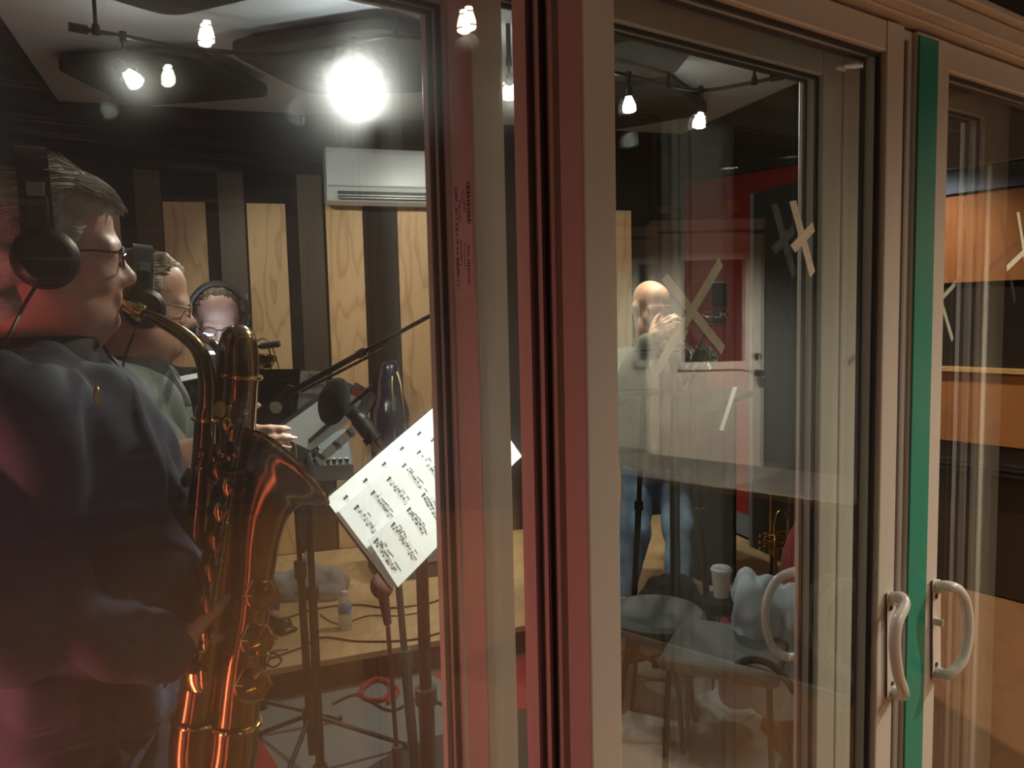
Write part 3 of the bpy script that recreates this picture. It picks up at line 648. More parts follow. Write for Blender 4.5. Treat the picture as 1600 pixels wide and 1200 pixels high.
def headphones(L, label, m, cord=None, k=1.0, tilt=0.0, hi=.128):
    r = empty('headphones', L(0, 0, -.04)); tag(r, label, 'headphones')
    arc = [L(-.012-tilt*math.cos(a)*.0+tilt*math.sin(a), .098*math.cos(a), .01+hi*math.sin(a)) for a in [math.pi*i/20 for i in range(21)]]
    mb = MB()
    for i in range(20):   # padded band: a flat strip bent over the head
        a, b = arc[i], arc[i+1]; 
        na = (a-L(-.012, 0, .01)).normalized(); nb = (b-L(-.012, 0, .01)).normalized(); wv = L.f*.021*k
        mb.hexa([a-wv, a+wv, b+wv, b-wv, a-wv+na*.011, a+wv+na*.011, b+wv+nb*.011, b-wv+nb*.011])
    mb.build('headband', M_plastic_b, r, smooth=True)
    for s in (-1, 1):
        o = L(-.004, s*.078, -.008); z = L.l*s
        pad_ = MB().lathe([(0, .0), (.030*k, .0), (.043*k, .004), (.046*k, .014), (.042*k, .022), (0, .022)], o, z, 28).build('ear_pad', mat('ear_pad_leather', (.01, .009, .009), .5), r, smooth=True)
        MB().lathe([(0, .022), (.043*k, .022), (.045*k, .028), (.042*k, .038), (.033*k, .044), (.031*k, .0415), (.012, .0425), (0, .043)], o, z, 28).build('ear_cup', m, r, smooth=True)
        yk_ = MB().box(L(-.010, s*.104, .055), .028*k, .010, .05, L.f, L.l, L.u).build('yoke', m, r, bevel=.004)
        MB().box(L(-.011, s*.106, .088), .022*k, .004, .02, L.f, L.l, L.u).build('slider', mat('dull_steel', (.4, .4, .4), .35, .9), yk_, bevel=.001)
    if cord: MB().tube(smooth_path(cord), .0028, 6).build('cord', M_plastic_b, r, smooth=True)
    return r
def skin_mat(name, c, c2): return mat(name, c, .5, noise=((18, 18, 18), c2, 3, .35, .7), bump=((220, 220, 220), .15, .0006))
S1 = skin_mat('skin_a', (.52, .30, .23), (.45, .21, .16)); S2 = skin_mat('skin_b', (.55, .33, .24), (.47, .24, .17)); S3 = skin_mat('skin_c', (.58, .34, .28), (.52, .27, .22)); S4 = skin_mat('skin_d', (.56, .32, .22), (.48, .24, .16))
M_greyhair = mat('grey_hair', (.40, .37, .35), .55, noise=((25, 25, 25), (.24, .2, .19), 3, .4, .65), bump=((60, 60, 300), .6, .003))
M_sandhair = mat('sandy_hair', (.30, .24, .17), .55, noise=((25, 25, 25), (.16, .11, .07), 3, .4, .65), bump=((60, 60, 300), .6, .003))
M_darkhair = mat('dark_hair', (.06, .04, .03), .6, noise=((25, 25, 25), (.12, .09, .07), 3, .4, .65), bump=((60, 60, 300), .6, .003))
M_shoe = mat('black_leather', (.01, .01, .01), .35)
def joints(head, f, neck, chest, belly, pelvis, sR, sL, eR, eL, wR, wL, handR, handL, ground, cs, bs, ps, stance=.11, aR=None, aL=None, toe=None, toeL=None):
    f = Vector(f); f.z = 0; f.normalize(); l = ZV.cross(f)
    J = dict(head=head, f=f, l=l, neck=neck, chest=chest, belly=belly, pelvis=pelvis, sR=sR, sL=sL, eR=eR, eL=eL, wR=wR, wL=wL, handR=handR, handL=handL, cs=cs, bs=bs, ps=ps)
    toe = f if toe is None else Vector(toe).normalized()
    for S, sg, aa in (('R', -1, aR), ('L', 1, aL)):
        J['h'+S] = pelvis+l*sg*.085-ZV*.05
        a = aa if aa is not None else Vector((pelvis.x, pelvis.y, 0))+l*sg*stance+ZV*(ground+.085); J['a'+S] = a
        J['k'+S] = J['h'+S].lerp(a, .5)+f*.03; J['t'+S] = (toe if S == 'R' or toeL is None else Vector(toeL).normalized())
    return J
# ---- person one: grey-haired baritone saxophonist
f1 = Vector((math.cos(.55), math.sin(.55), 0)); H1 = Loc(atY(73, 402, 1.30), f1+Vector((0, 0, .0)), (0, 0, 1), 1.04)
M_navy = mat('navy_cloth', (.020, .026, .055), .8, noise=((5, 5, 2), (.030, .036, .07), 2, .3, .7), bump=((500, 500, 500), .25, .0008))
J1 = joints(H1, (math.cos(.42), math.sin(.42), 0), atY(62, 575, 1.30), atY(98, 740, 1.32), atY(100, 905, 1.33), atY(80, 1120, 1.33), atY(35, 640, 1.13), atY(118, 622, 1.50), atY(62, 960, 1.12), atY(215, 870, 1.50), atY(250, 1022, 1.22), atY(300, 805, 1.44),
     (atY(312, 1012, 1.27)-atY(250, 1022, 1.22), Vector((.1, .9, .35)), Vector((.2, .0, .9)), [.35, .4, .45, .5], 1.0), (Vector((.75, -.1, .45)), Vector((.4, -.9, -.1)), Vector((.0, .0, 1)), [.7, .75, .8, .8], .95), 0, (.20, .145), (.20, .19), (.19, .165))
def cap1(mb):
    H1.ell(mb, (-.020, 0, .052), (.104, .083, .087), 24, 16); H1.ell(mb, (-.045, 0, .0), (.078, .080, .075), 24, 16); H1.ell(mb, (.030, 0, .085), (.070, .070, .046)); H1.cap(mb, (-.01, .07, .01), (.018, .076, -.005), .014); H1.cap(mb, (-.01, -.07, .03), (.020, -.074, .0), .014)
    H1.cap(mb, (-.06, -.04, -.07), (-.06, .04, -.07), .03); H1.cap(mb, (.058, -.03, .094), (.098, -.024, .082), .013, .005); H1.cap(mb, (.05, -.05, .085), (.03, -.068, .03), .012, .008)
p1 = person('person', 'grey-haired person in a navy jacket playing the large baritone saxophone', J1, S1, lambda L, r: hair(L, r, M_greyhair, cap1, 3200, .04, 3, .095, .0018, -.05, .018), ('jacket', M_navy), mat('dark_trousers', (.012, .013, .02), .85), M_shoe, 1.0, .0055, 1.0, (.034, (7, 7, 3.2), 1.0), (mat('dark_collar', (.008, .008, .012), .8), 1.22), arm=1.2)
fmb = MB(); rf_ = random.Random(8)
for k in range(520):   # locks over the forehead and temples, falling forward
    th = rf_.uniform(-1.5, 1.5); ph = rf_.uniform(.25, 1.45); dv = Vector((math.sin(ph)*math.cos(th), math.sin(ph)*math.sin(th), math.cos(ph)))
    q0 = Vector((.030+.0715*dv.x, .0715*dv.y, .085+.047*dv.z)); fl_ = Vector((.8, rf_.uniform(-.5, .3), -.35+rf_.uniform(-.2, .3))); fl_ = (fl_-dv*fl_.dot(dv)*.85).normalized(); ll_ = rf_.uniform(.018, .034)
    fmb.tube([H1(*q0), H1(*(q0+fl_*ll_*.55+dv*.003)), H1(*(q0+fl_*ll_+dv*.001))], [.0022, .002, .0004], 4)
fmb.build('forelocks', M_greyhair, p1, smooth=True)
pin = MB().ell(atY(152, 618, 1.095), .005, .005, .013, n=10, m=6).build('lapel_pin', mat('pin_gold', (.6, .5, .25), .3, 1), p1, smooth=True)
glasses(H1, 'thin dark-framed glasses worn by the grey-haired person', mat('glasses_dark', (.02, .012, .01), .3, .5))
headphones(H1, 'large black studio headphones on grey hair', M_plastic_b, [H1(-.02, -.115, -.05), atY(36, 480, 1.17), atY(6, 540, 1.12), atY(-40, 620, 1.12), atY(-70, 800, 1.16)], 1.03, 0.0, .146)
# ---- person two: sandy-haired, grey short-sleeved shirt
f2 = Vector((math.cos(.5), math.sin(.5), 0)); H2 = Loc(atY(224, 478, 1.88), f2+Vector((0, 0, -.12)), (0, 0, 1), .95)
M_grey = mat('grey_denim', (.17, .19, .18), .85, noise=((14, 14, 14), (.10, .115, .11), 4, .35, .7), bump=((400, 400, 400), .3, .001))
J2 = joints(H2, f2, atY(205, 590, 1.86), atY(195, 690, 1.90), atY(195, 800, 1.92), atY(190, 930, 1.93), atY(182, 615, 1.73), atY(235, 605, 2.05), atY(262, 742, 1.70), atY(290, 740, 2.08), atY(335, 690, 1.72), atY(350, 760, 1.92),
     (atY(395, 690, 1.72)-atY(335, 690, 1.72), Vector((0, .9, -.2)), Vector((0, .2, 1)), [.15, .18, .2, .25], .95), (Vector((.8, -.5, -.1)), Vector((0, -.9, .1)), Vector((0, 0, 1)), [.5, .5, .55, .6], .95), 0, (.19, .125), (.18, .15), (.17, .135))
def cap2(mb):
    H2.ell(mb, (-.020, 0, .050), (.103, .082, .088), 24, 16); H2.ell(mb, (-.045, 0, .005), (.075, .079, .07), 24, 16); H2.cap(mb, (.03, -.04, .112), (.072, .02, .096), .022, .018)
p2 = person('person', 'sandy-haired person in a grey short-sleeved shirt and black headphones', J2, S2, lambda L, r: hair(L, r, M_sandhair, cap2, 1500, .028, 5, .075, .0016, -.05, .006), ('shirt', M_grey), mat('dark_trousers', (.012, .013, .02), .85), M_shoe, .44, .007, .6, (.016, (7, 7, 3), 9.0), (mat('black_collar', (.012, .012, .013), .8), 1.05))
glasses(H2, 'thin-rimmed glasses worn by the sandy-haired person', mat('glasses_steel', (.1, .08, .07), .3, .8))
headphones(H2, 'black headphones with chrome yoke on sandy hair', M_plastic_b, [H2(-.02, -.115, -.055), atY(212, 515, 1.72), atY(195, 560, 1.70), atY(180, 640, 1.66), atY(176, 700, 1.70)], 1.0)
# ---- person three: dark-haired, facing the glass, head bent to the music
f3 = Vector((.36, -.90, -.36)); H3 = Loc(atY(341, 502, 3.32), f3, (.06, -.2, 1), 1.12)
M_shirt3 = mat('dark_shirt', (.03, .03, .035), .85, bump=((400, 400, 400), .3, .001))
b3 = atY(335, 640, 3.42)
J3 = joints(H3, (.4, -.9, 0), atY(335, 583, 3.40), atY(333, 660, 3.43), atY(335, 730, 3.44), atY(338, 790, 3.45), atY(268, 600, 3.40), atY(398, 598, 3.46), atY(262, 690, 3.30), atY(412, 690, 3.34), atY(330, 720, 3.12), atY(370, 660, 3.14),
     (Vector((.7, -.5, .3)), Vector((.3, .6, 0)), Vector((0, 0, 1)), [.5, .5, .5, .5], 1.0), (Vector((-.6, -.5, .3)), Vector((-.3, .6, 0)), Vector((0, 0, 1)), [.5, .5, .5, .5], 1.0), .13, (.19, .13), (.18, .15), (.17, .14), aL=atz(418, 975, .13)+ZV*.085, toeL=(.75, -.66, 0))
def cap3(mb):
    H3.ell(mb, (-.024, 0, .048), (.100, .082, .090), 24, 16); H3.ell(mb, (-.045, 0, .005), (.072, .079, .07), 24, 16)
p3 = person('person', 'dark-haired person with a goatee bending over sheet music behind the saxophones', J3, S3, lambda L, r: hair(L, r, M_darkhair, cap3, 500, .02, 6, .055, .0016), ('shirt', M_shirt3), mat('dark_jeans', (.03, .045, .08), .85), M_shoe, 1.0, .008, .5, (.016, (7, 7, 3), 4.0))
mb = SD(); mb.k = .006; H3.cap(mb, (.085, -.02, -.088), (.085, .02, -.088), .014); H3.ell(mb, (.082, 0, -.104), (.018, .024, .016)); H3.cap(mb, (.096, -.02, -.050), (.096, .02, -.050), .005)
blob(mb, .005, 1, 'goatee', M_greyhair, p3, (.004, (80, 80, 80), 2))
glasses(H3, 'dark rectangular glasses worn by the dark-haired person with the goatee', mat('glasses_dark', (.02, .012, .01), .3, .5))
headphones(H3, 'black headphones on the dark-haired person with the goatee', M_plastic_b, None, 1.0)
# ---- person four: bald trumpeter on the riser
f4 = Vector((.30, -.93, -.2)); H4 = Loc(atY(1017, 482, 3.9), f4, (0, 0, 1), 1.05)
M_olive = mat('olive_shirt', (.14, .13, .10), .9, bump=((300, 300, 300), .4, .001))
M_jeans = mat('blue_jeans', (.16, .26, .42), .85, noise=((9, 9, 14), (.30, .42, .58), 4, .4, .65), bump=((400, 400, 400), .3, .001))
J4 = joints(H4, (.2, -.98, 0), atY(1017, 547, 3.95), atY(1020, 605, 3.98), atY(1024, 660, 3.98), atY(1025, 715, 3.98), atY(967, 566, 3.95), atY(1070, 560, 3.97), atY(966, 612, 3.72), atY(1090, 612, 3.75), atY(1018, 530, 3.56), atY(1064, 550, 3.55),
     (atY(1046, 504, 3.52)-atY(1018, 530, 3.56), Vector((.5, .7, -.3)), Vector((-.3, .6, .5)), [.5, .55, .6, .6], 1.0), (Vector((-.35, -.1, .9)), Vector((-.5, .7, 0)), Vector((-.3, .6, .5)), [.7, .7, .7, .7], 1.0), .13, (.20, .135), (.19, .155), (.18, .14), stance=.125, aR=atz(975, 950, .13)+ZV*.085, aL=atz(1062, 955, .13)+ZV*.085, toe=(-.1, -1, 0))
p4 = person('person', 'bald person in an olive shirt and blue jeans playing a trumpet', J4, S4, None, ('shirt', M_olive), M_jeans, M_shoe, 1.0, .008, .4, (.016, (7, 7, 4), 6.0), (mat('black_collar', (.012, .012, .013), .8), 1.0))
for s in (-1, 1):
    mb = SD(); mb.k = .004; H4.cap(mb, (.098, s*.045, .026), (.103, s*.014, .028), .004); blob(mb, .003, 0, 'eyebrow', M_darkhair, p4)
# ================================================================== INSTRUMENTS
M_brass = mat('lacquered_brass', (.34, .21, .085), .18, 1, noise=((14, 14, 14), (.24, .14, .05), 3, .35, .7))
M_gold = mat('bright_brass', (.75, .52, .20), .14, 1)
M_silver = mat('silver_plate', (.80, .79, .75), .12, 1)
M_reed = mat('ebonite', (.01, .01, .01), .25)
def ptube(pts, n=16, sub=6):
    """pixel path (x, y, distance, radius) -> smooth points and radii"""
    P3 = [p[0] if isinstance(p[0], Vector) else atY(p[0], p[1], p[2]) for p in pts]; R = [p[-1] for p in pts]
    c = smooth_path(P3, sub); rs = []
    for i in range(len(pts)-1):
        for k in range(sub): rs.append(R[i]+(R[i+1]-R[i])*k/sub)
    rs.append(R[-1]); return c, rs
def part_tube(r, name, pts, m, n=16, caps=True, sub=6, thick=0):
    c, rs = ptube(pts, n, sub); o = MB().tube(c, rs, n, caps).build(name, m, r, smooth=True)
    if thick: s = o.modifiers.new('thickness', 'SOLIDIFY'); s.thickness = thick; s.offset = -1
    return c, rs, o
def ring(r, name, c, ax, R, rr, m, n=40):
    X, Y, Z = frame(ax); MB().tube([c+(X*math.cos(a)+Y*math.sin(a))*R for a in [2*math.pi*k/n for k in range(n+1)]], rr, 8, caps=False).build(name, m, r, smooth=True)
def keycup(r, p, n, R, m):
    MB().lathe([(0, -.004), (R*.9, -.004), (R, -.001), (R, .003), (R*.8, .006), (R*.25, .0075), (0, .008)], p, n, 18).build('key_cup', m, r, smooth=True)
def rod(r, a, b, m, posts=3):
    MB().tube([a, b], .0026, 8).build('key_rod', m, r, smooth=True)
    for k in range(posts):
        p = a.lerp(b, (k+.5)/posts); q = p+Vector((.0, .016, 0))
        po = MB().tube([p-Vector((0, .003, 0)), q], .0022, 6).build('post', m, r, smooth=True); MB().ell(p, .0046, .0046, .0046, n=8, m=6).build('post_ball', m, po, smooth=True)
# ---- baritone saxophone
sx = empty('baritone_saxophone', atY(330, 1225, 1.28)); tag(sx, 'large brass baritone saxophone with a curled top and flared bell', 'saxophone')
mo = H1(.092, 0, -.067)
_, _, mpo = part_tube(sx, 'mouthpiece', [(mo, .006), (atY(206, 482, 1.35), .0105), (atY(222, 489, 1.35), .0115)], M_gold, 14)
MB().lathe([(.0125, 0), (.0145, .002), (.0145, .012), (.0125, .014)], atY(212, 485, 1.35), atY(228, 492, 1.35)-atY(212, 485, 1.35), 16).build('ligature', M_gold, mpo, smooth=True)
part_tube(sx, 'neck', [(220, 488, 1.35, .009), (252, 502, 1.35, .0105), (290, 526, 1.35, .012), (314, 553, 1.35, .0135), (324, 600, 1.35, .0145), (322, 650, 1.35, .0155)], M_brass, 16)
part_tube(sx, 'upper_tube', [(322, 640, 1.35, .018), (318, 720, 1.345, .019), (309, 830, 1.34, .021), (302, 900, 1.34, .022), (306, 940, 1.36, .022), (322, 945, 1.385, .022), (332, 900, 1.39, .022), (340, 780, 1.39, .023)], M_brass, 18)
part_tube(sx, 'upper_bow', [(340, 800, 1.39, .023), (352, 680, 1.39, .024), (360, 580, 1.38, .025), (365, 543, 1.37, .0255), (371, 531, 1.345, .026), (377, 541, 1.32, .0265), (378, 590, 1.31, .027)], M_brass, 20)
cB, rB, _ = part_tube(sx, 'body_tube', [(378, 580, 1.31, .0275), (370, 690, 1.305, .0285), (350, 840, 1.295, .030), (325, 1000, 1.285, .033), (306, 1130, 1.28, .036)], M_brass, 20)
part_tube(sx, 'bottom_bow', [(307, 1120, 1.28, .038), (303, 1180, 1.28, .040), (315, 1215, 1.28, .041), (338, 1220, 1.28, .041), (360, 1195, 1.28, .040), (368, 1130, 1.28, .038)], M_brass, 20)
_, _, bell = part_tube(sx, 'bell', [(368, 1140, 1.28, .037), (376, 1060, 1.28, .034), (388, 980, 1.285, .031), (398, 900, 1.285, .031), (404, 840, 1.287, .036), (412, 796, 1.29, .044), (424, 765, 1.295, .056), (436, 748, 1.301, .070), (446, 737, 1.308, .083), (450, 733, 1.311, .087)], M_brass, 32, False, 6, .002)
bd = (atY(450, 733, 1.311)-atY(436, 748, 1.301)).normalized(); ring(sx, 'bell_rim', atY(450, 733, 1.311), bd, .0875, .0028, M_gold)
for (x, y, Y_, R) in ((322, 655, 1.35, .021), (378, 588, 1.31, .0305), (309, 1120, 1.28, .0405), (368, 1128, 1.28, .040)):
    i = (x, y); ring(sx, 'ferrule', atY(x, y, Y_), (.12, 0, 1), R, .004, M_gold, 24)
for (a, b, n_) in (((387, 615), (333, 960), 6), ((380, 628), (324, 962), 6), ((362, 618), (345, 730), 3), ((347, 770), (312, 955), 4), ((313, 700), (306, 745), 2)):
    rod(sx, atY(*a, 1.262), atY(*b, 1.25), M_silver if a[0] > 375 else M_gold, n_)
for (x, y, R) in ((352, 662, .012), (343, 705, .014), (336, 735, .015), (352, 760, .016), (338, 800, .017), (330, 845, .018), (322, 895, .019), (316, 945, .02), (310, 1000, .022), (305, 1060, .024)):
    keycup(sx, atY(x, y, 1.262-.00004*(y-600)), (-.25, -1, .1), R, M_brass if y % 2 else M_gold)
for (x, y, R) in ((395, 930, .026), (388, 1000, .028), (380, 1070, .03)):
    keycup(sx, atY(x+14, y, 1.258), (.45, -1, .0), R, M_brass)
    c = atY(x+16, y, 1.235); g = MB()
    for k in range(3): g.tube([c+Vector((.03*math.cos(a), 0, .03*math.sin(a)))*1.0+Vector((0, 0, 0)) for a in (2.1*k, 2.1*k+1.05)]+[atY(x+14, y, 1.262)], .0018, 6)
    g.build('key_guard', M_gold, sx, smooth=True)
part_tube(sx, 'brace', [(372, 800, 1.27, .004), (395, 795, 1.28, .004), (408, 812, 1.28, .004)], M_gold, 8)
MB().tube([atY(330, 735, 1.26), atY(350, 738, 1.25), atY(382, 735, 1.262)], .004, 8).build('hand_guard', M_brass, sx, smooth=True)
for (x, y) in ((345, 640), (336, 745)):   # round finger touches
    MB().lathe([(0, 0), (.012, 0), (.013, .004), (.011, .006), (0, .006)], atY(x, y, 1.262), (-.2, -1, .2), 16).build('pearl_touch', M_gold, sx, smooth=True)
# ---- alto saxophone of the sandy-haired person (mostly behind the baritone)
ax = empty('alto_saxophone', atY(365, 960, 1.8)); tag(ax, 'smaller brass saxophone behind the baritone saxophone', 'saxophone')
mo2 = H2(.094, 0, -.067)
part_tube(ax, 'mouthpiece', [(mo2, .006), (mo2+Vector((.05, -.01, -.008)), .010)], M_reed, 12)
part_tube(ax, 'neck', [(mo2+Vector((.045, -.01, -.006)), .007), (atY(330, 535, 1.82), .009), (atY(345, 555, 1.80), .010), (atY(350, 590, 1.80), .011)], M_brass, 14)
part_tube(ax, 'body_tube', [(350, 585, 1.80, .013), (352, 700, 1.80, .017), (345, 870, 1.80, .024), (348, 930, 1.80, .027), (366, 958, 1.80, .028), (386, 930, 1.80, .028), (388, 890, 1.80, .028)], M_brass, 18)
part_tube(ax, 'bell', [(388, 895, 1.80, .028), (392, 820, 1.80, .033), (398, 770, 1.80, .042), (404, 745, 1.80, .058), (407, 738, 1.80, .062)], M_brass, 24, False, 6, .002)
for k in range(5): keycup(ax, atY(347, 640+50*k, 1.775), (0, -1, .1), .012+.0015*k, M_gold)
# ---- tenor saxophone of the person with the goatee
tx = empty('tenor_saxophone', atY(380, 800, 3.1)); tag(tx, 'bright brass saxophone whose bell shows above the black music stand', 'saxophone')
mo3 = H3(.094, 0, -.07)
part_tube(tx, 'mouthpiece', [(mo3, .007), (mo3+Vector((.03, -.05, -.01)), .012)], M_reed, 12)
part_tube(tx, 'neck', [(mo3+Vector((.03, -.045, -.008)), .009), (atY(356, 556, 3.08), .011), (atY(362, 580, 3.06), .013), (atY(364, 610, 3.06), .014)], M_gold, 14)
part_tube(tx, 'body_tube', [(364, 600, 3.06, .016), (366, 680, 3.06, .022), (366, 770, 3.06, .03), (374, 800, 3.05, .034), (388, 795, 3.03, .034), (394, 760, 3.02, .035)], M_gold, 18)
part_tube(tx, 'bell', [(394, 770, 3.02, .035), (396, 680, 3.02, .038), (397, 610, 3.01, .046), (398, 580, 3.0, .058), (398, 562, 2.99, .078)], M_gold, 28, False, 6, .003)
ring(tx, 'bell_rim', atY(398, 562, 2.99), (.05, -.2, 1), .0785, .004, M_gold)
cm = empty('clip_microphone', atY(420, 575, 2.95)); tag(cm, 'small black clip-on microphone above the brass bell', 'microphone')
MB().tube([atY(404, 542, 2.95), atY(410, 541, 2.95)], [.006, .011], 12).build('tail', M_plastic_b, cm, smooth=True)
MB().tube([atY(409, 541, 2.95), atY(437, 537, 2.95)], .0125, 14).build('capsule', mat('mic_grey', (.04, .045, .05), .4), cm, smooth=True)
MB().tube(smooth_path([atY(418, 541, 2.95), atY(422, 552, 2.95), atY(421, 566, 2.95), atY(417, 574, 2.95)]), .003, 6).build('gooseneck', M_plastic_b, cm, smooth=True)
MB().box(atY(417, 571, 2.95), .03, .02, .02).build('clip', M_plastic_b, cm, bevel=.003)
MB().tube(smooth_path([atY(405, 542, 2.95), atY(398, 536, 2.96), atY(412, 529, 2.96), atY(424, 540, 2.96), atY(432, 562, 2.96), atY(436, 576, 2.96)]), .0022, 6).build('cable', M_plastic_b, cm, smooth=True)
# ---- trumpets
def trumpet(label, o, d, up, m, k=1.0):
    L = Loc(o, d, up, k); r = empty('trumpet', L(.25, 0, -.1)); tag(r, label, 'trumpet')
    T = lambda nm, pts, rr, n=12: MB().tube(smooth_path([L(*p) for p in pts], 6), [q*k for q in rr] if isinstance(rr, list) else rr*k, n).build(nm, m, r, smooth=True)
    MB().lathe([(.0135*k, 0), (.0125*k, .004), (.007*k, .016), (.005*k, .03), (.0058*k, .085), (0, .0851)], L(0, 0, 0), L.f, 18).build('mouthpiece', m, r, smooth=True)
    T('leadpipe', [(.06, 0, 0), (.22, 0, 0), (.38, 0, 0)], .0065)
    T('tuning_slide', [(.36, 0, 0), (.40, 0, -.004), (.425, 0, -.035), (.40, 0, -.066), (.33, 0, -.07), (.24, 0, -.07)], .0065)
    for i in range(3):
        x = .205+.03*i
        MB().lathe([(0, -.105), (.0125*k, -.1045), (.0135*k, -.098), (.0115*k, -.095), (.0115*k, .03), (.0135*k, .033), (.0135*k, .04), (.004*k, .043), (.003*k, .062), (.0085*k, .063), (.0085*k, .066), (0, .067)], L(x, .012, 0), L.u, 16).build('valve', m, r, smooth=True)
    T('bell_bow', [(.24, .03, -.07), (.15, .03, -.07), (.105, .03, -.055), (.095, .03, -.035), (.105, .03, -.012), (.15, .03, 0), (.22, .03, 0)], .0062)
    bm = MB(); bp = [(.20, .0065), (.28, .008), (.36, .0125), (.41, .019), (.44, .028), (.46, .041), (.472, .056), (.478, .0615)]
    bm.tube([L(a, .03, 0) for a, _ in bp], [b*k for _, b in bp], 28, caps=False); o_ = bm.build('bell', m, r, smooth=True); s = o_.modifiers.new('thickness', 'SOLIDIFY'); s.thickness = .0012
    for x in (.16, .34): T('brace', [(x, 0, 0), (x, .015, .002), (x, .03, 0)], .0022, 8)
    T('third_slide', [(.265, -.012, -.05), (.33, -.02, -.05), (.345, -.02, -.06), (.33, -.02, -.078), (.265, -.012, -.078)], .0055)
    return r
mt = H4(.103, 0, -.068)
trumpet('silver trumpet raised to the lips of the bald person', mt, atY(1078, 548, 3.45)-mt, (.2, .3, 1), M_silver)
tb = atz(1197, 965, .13); tb2 = Vector((tb.x, tb.y, tb.z))
tr2 = trumpet('brass trumpet standing upright beside the red wall', tb2+ZV*.60+Vector((.02, 0, 0)), (0, 0, -1), (-1, -.3, 0), M_gold, 1.0)
ts = empty('trumpet_stand', tb2); tag(ts, 'small black stand under the upright brass trumpet', 'stand')
MB().lathe([(.0, .01), (.008, .01), (.008, .16), (.016, .19), (.004, .30), (0, .301)], tb2+Vector((.015, 0, 0))+Vector((0, -.03, 0)), n=12).build('peg', M_plastic_b, ts, smooth=True)
for k in range(3):
    a = 2.1*k+.4; MB().tube([tb2+Vector((.015, -.03, .05)), tb2+Vector((.015+.12*math.cos(a), -.03+.12*math.sin(a), .008))], .006, 8).build('leg', M_plastic_b, ts, smooth=True)
# ================================================================== DOOR FURNITURE, TAPE, STICKER
M_handle = mat('handle_white', (.66, .63, .57), .25, coat=.4)
def handle(door, pts, plate, label=None, knob=None):
    hp = MB().hexa([atv(*q) for q in plate[0]]+[atv(*q) for q in plate[1]]).build('handle_plate', M_handle, door, bevel=.002)
    c = smooth_path([atv(*q) for q in pts], 6); n = len(c); rr = [.0095+.0035*abs(1-2*i/(n-1))**4 for i in range(n)]
    g = MB().tube(c, rr, 14).build('handle', M_handle, door, smooth=True)
    for i, q in ((0, pts[0]), (1, pts[-1])):
        s = atv(q[0], q[1]+(14 if i == 0 else -12), plate[1][0][2]); MB().lathe([(0, 0), (.0045, 0), (.0045, .0015), (0, .0016)], s, -N if plate[1][0][2] < plate[0][0][2] else N, 10).build('screw', M_gasket, hp)
    if knob: MB().box(atv(*knob), .008, .02, .014, U, N, ZV).build('latch', M_handle, door, bevel=.002)
def plate(x0, x1, y0, y1, va, vb): return ([(x0, y1, va), (x1, y1, va), (x1, y0, va), (x0, y0, va)], [(x0, y1, vb), (x1, y1, vb), (x1, y0, vb), (x0, y0, vb)])
handle(d2, [(1463, 918, .738), (1480, 916, .712), (1498, 922, .698), (1510, 945, .693), (1513, 985, .692), (1507, 1022, .693), (1496, 1042, .698), (1480, 1054, .710), (1463, 1050, .738)], plate(1457, 1470, 905, 1062, .7395, .734), knob=(1466, 972, .727))
handle(d1, [(1392, 936, .738), (1408, 934, .712), (1413, 946, .700), (1402, 972, .694), (1398, 1008, .693), (1403, 1052, .695), (1411, 1078, .702), (1409, 1086, .715), (1394, 1080, .738)], plate(1386, 1400, 925, 1092, .7395, .734))
handle(d4, [(1252, 893, 1.042), (1232, 896, 1.066), (1212, 908, 1.082), (1199, 935, 1.088), (1196, 968, 1.088), (1203, 1003, 1.086), (1216, 1020, 1.080), (1232, 1027, 1.066), (1250, 1026, 1.042)], plate(1248, 1262, 880, 1038, 1.0405, 1.046))
M_tape = mat('masking_tape', (.82, .77, .60), .8, noise=((60, 60, 60), (.72, .67, .5), 3, .4, .7))
def xtape(label, strips, v, wd=.0185, group='masking tape crosses on the glass'):
    r = empty('masking_tape_cross', atv(strips[0][0][0], strips[0][0][1], v)); tag(r, label, 'tape', group)
    for i, (a, b) in enumerate(strips):
        A = atv(*a, v-.0006*i); B = atv(*b, v-.0006*i); d = (B-A).normalized(); s = d.cross(N).normalized()*wd/2; j = d*.004
        MB().hexa([A-s, A+s+j, B+s, B-s+j, A-s-N*.0005, A+s+j-N*.0005, B+s-N*.0005, B-s+j-N*.0005]).build('tape_strip', M_tape, r)
xtape('large masking tape cross on the glass before the trumpet player', [((1038, 432), (1129, 546)), ((1127, 408), (1022, 586))], 1.0012)
xtape('small masking tape cross on the glass beside the door stile', [((1238, 312), (1269, 427)), ((1272, 353), (1240, 388))], .7612, .0155)
xtape('tape strips built for a mirrored cross, half hidden behind the handled white stile', [((1503, 432), (1455, 484)), ((1458, 428), (1488, 530))], 1.0012, .012)  # strips stand in for the small cross mirrored in the glass
xtape('masking tape cross on the far handled leaf', [((1590, 330), (1612, 470)), ((1572, 420), (1625, 370))], .7612, .0125)
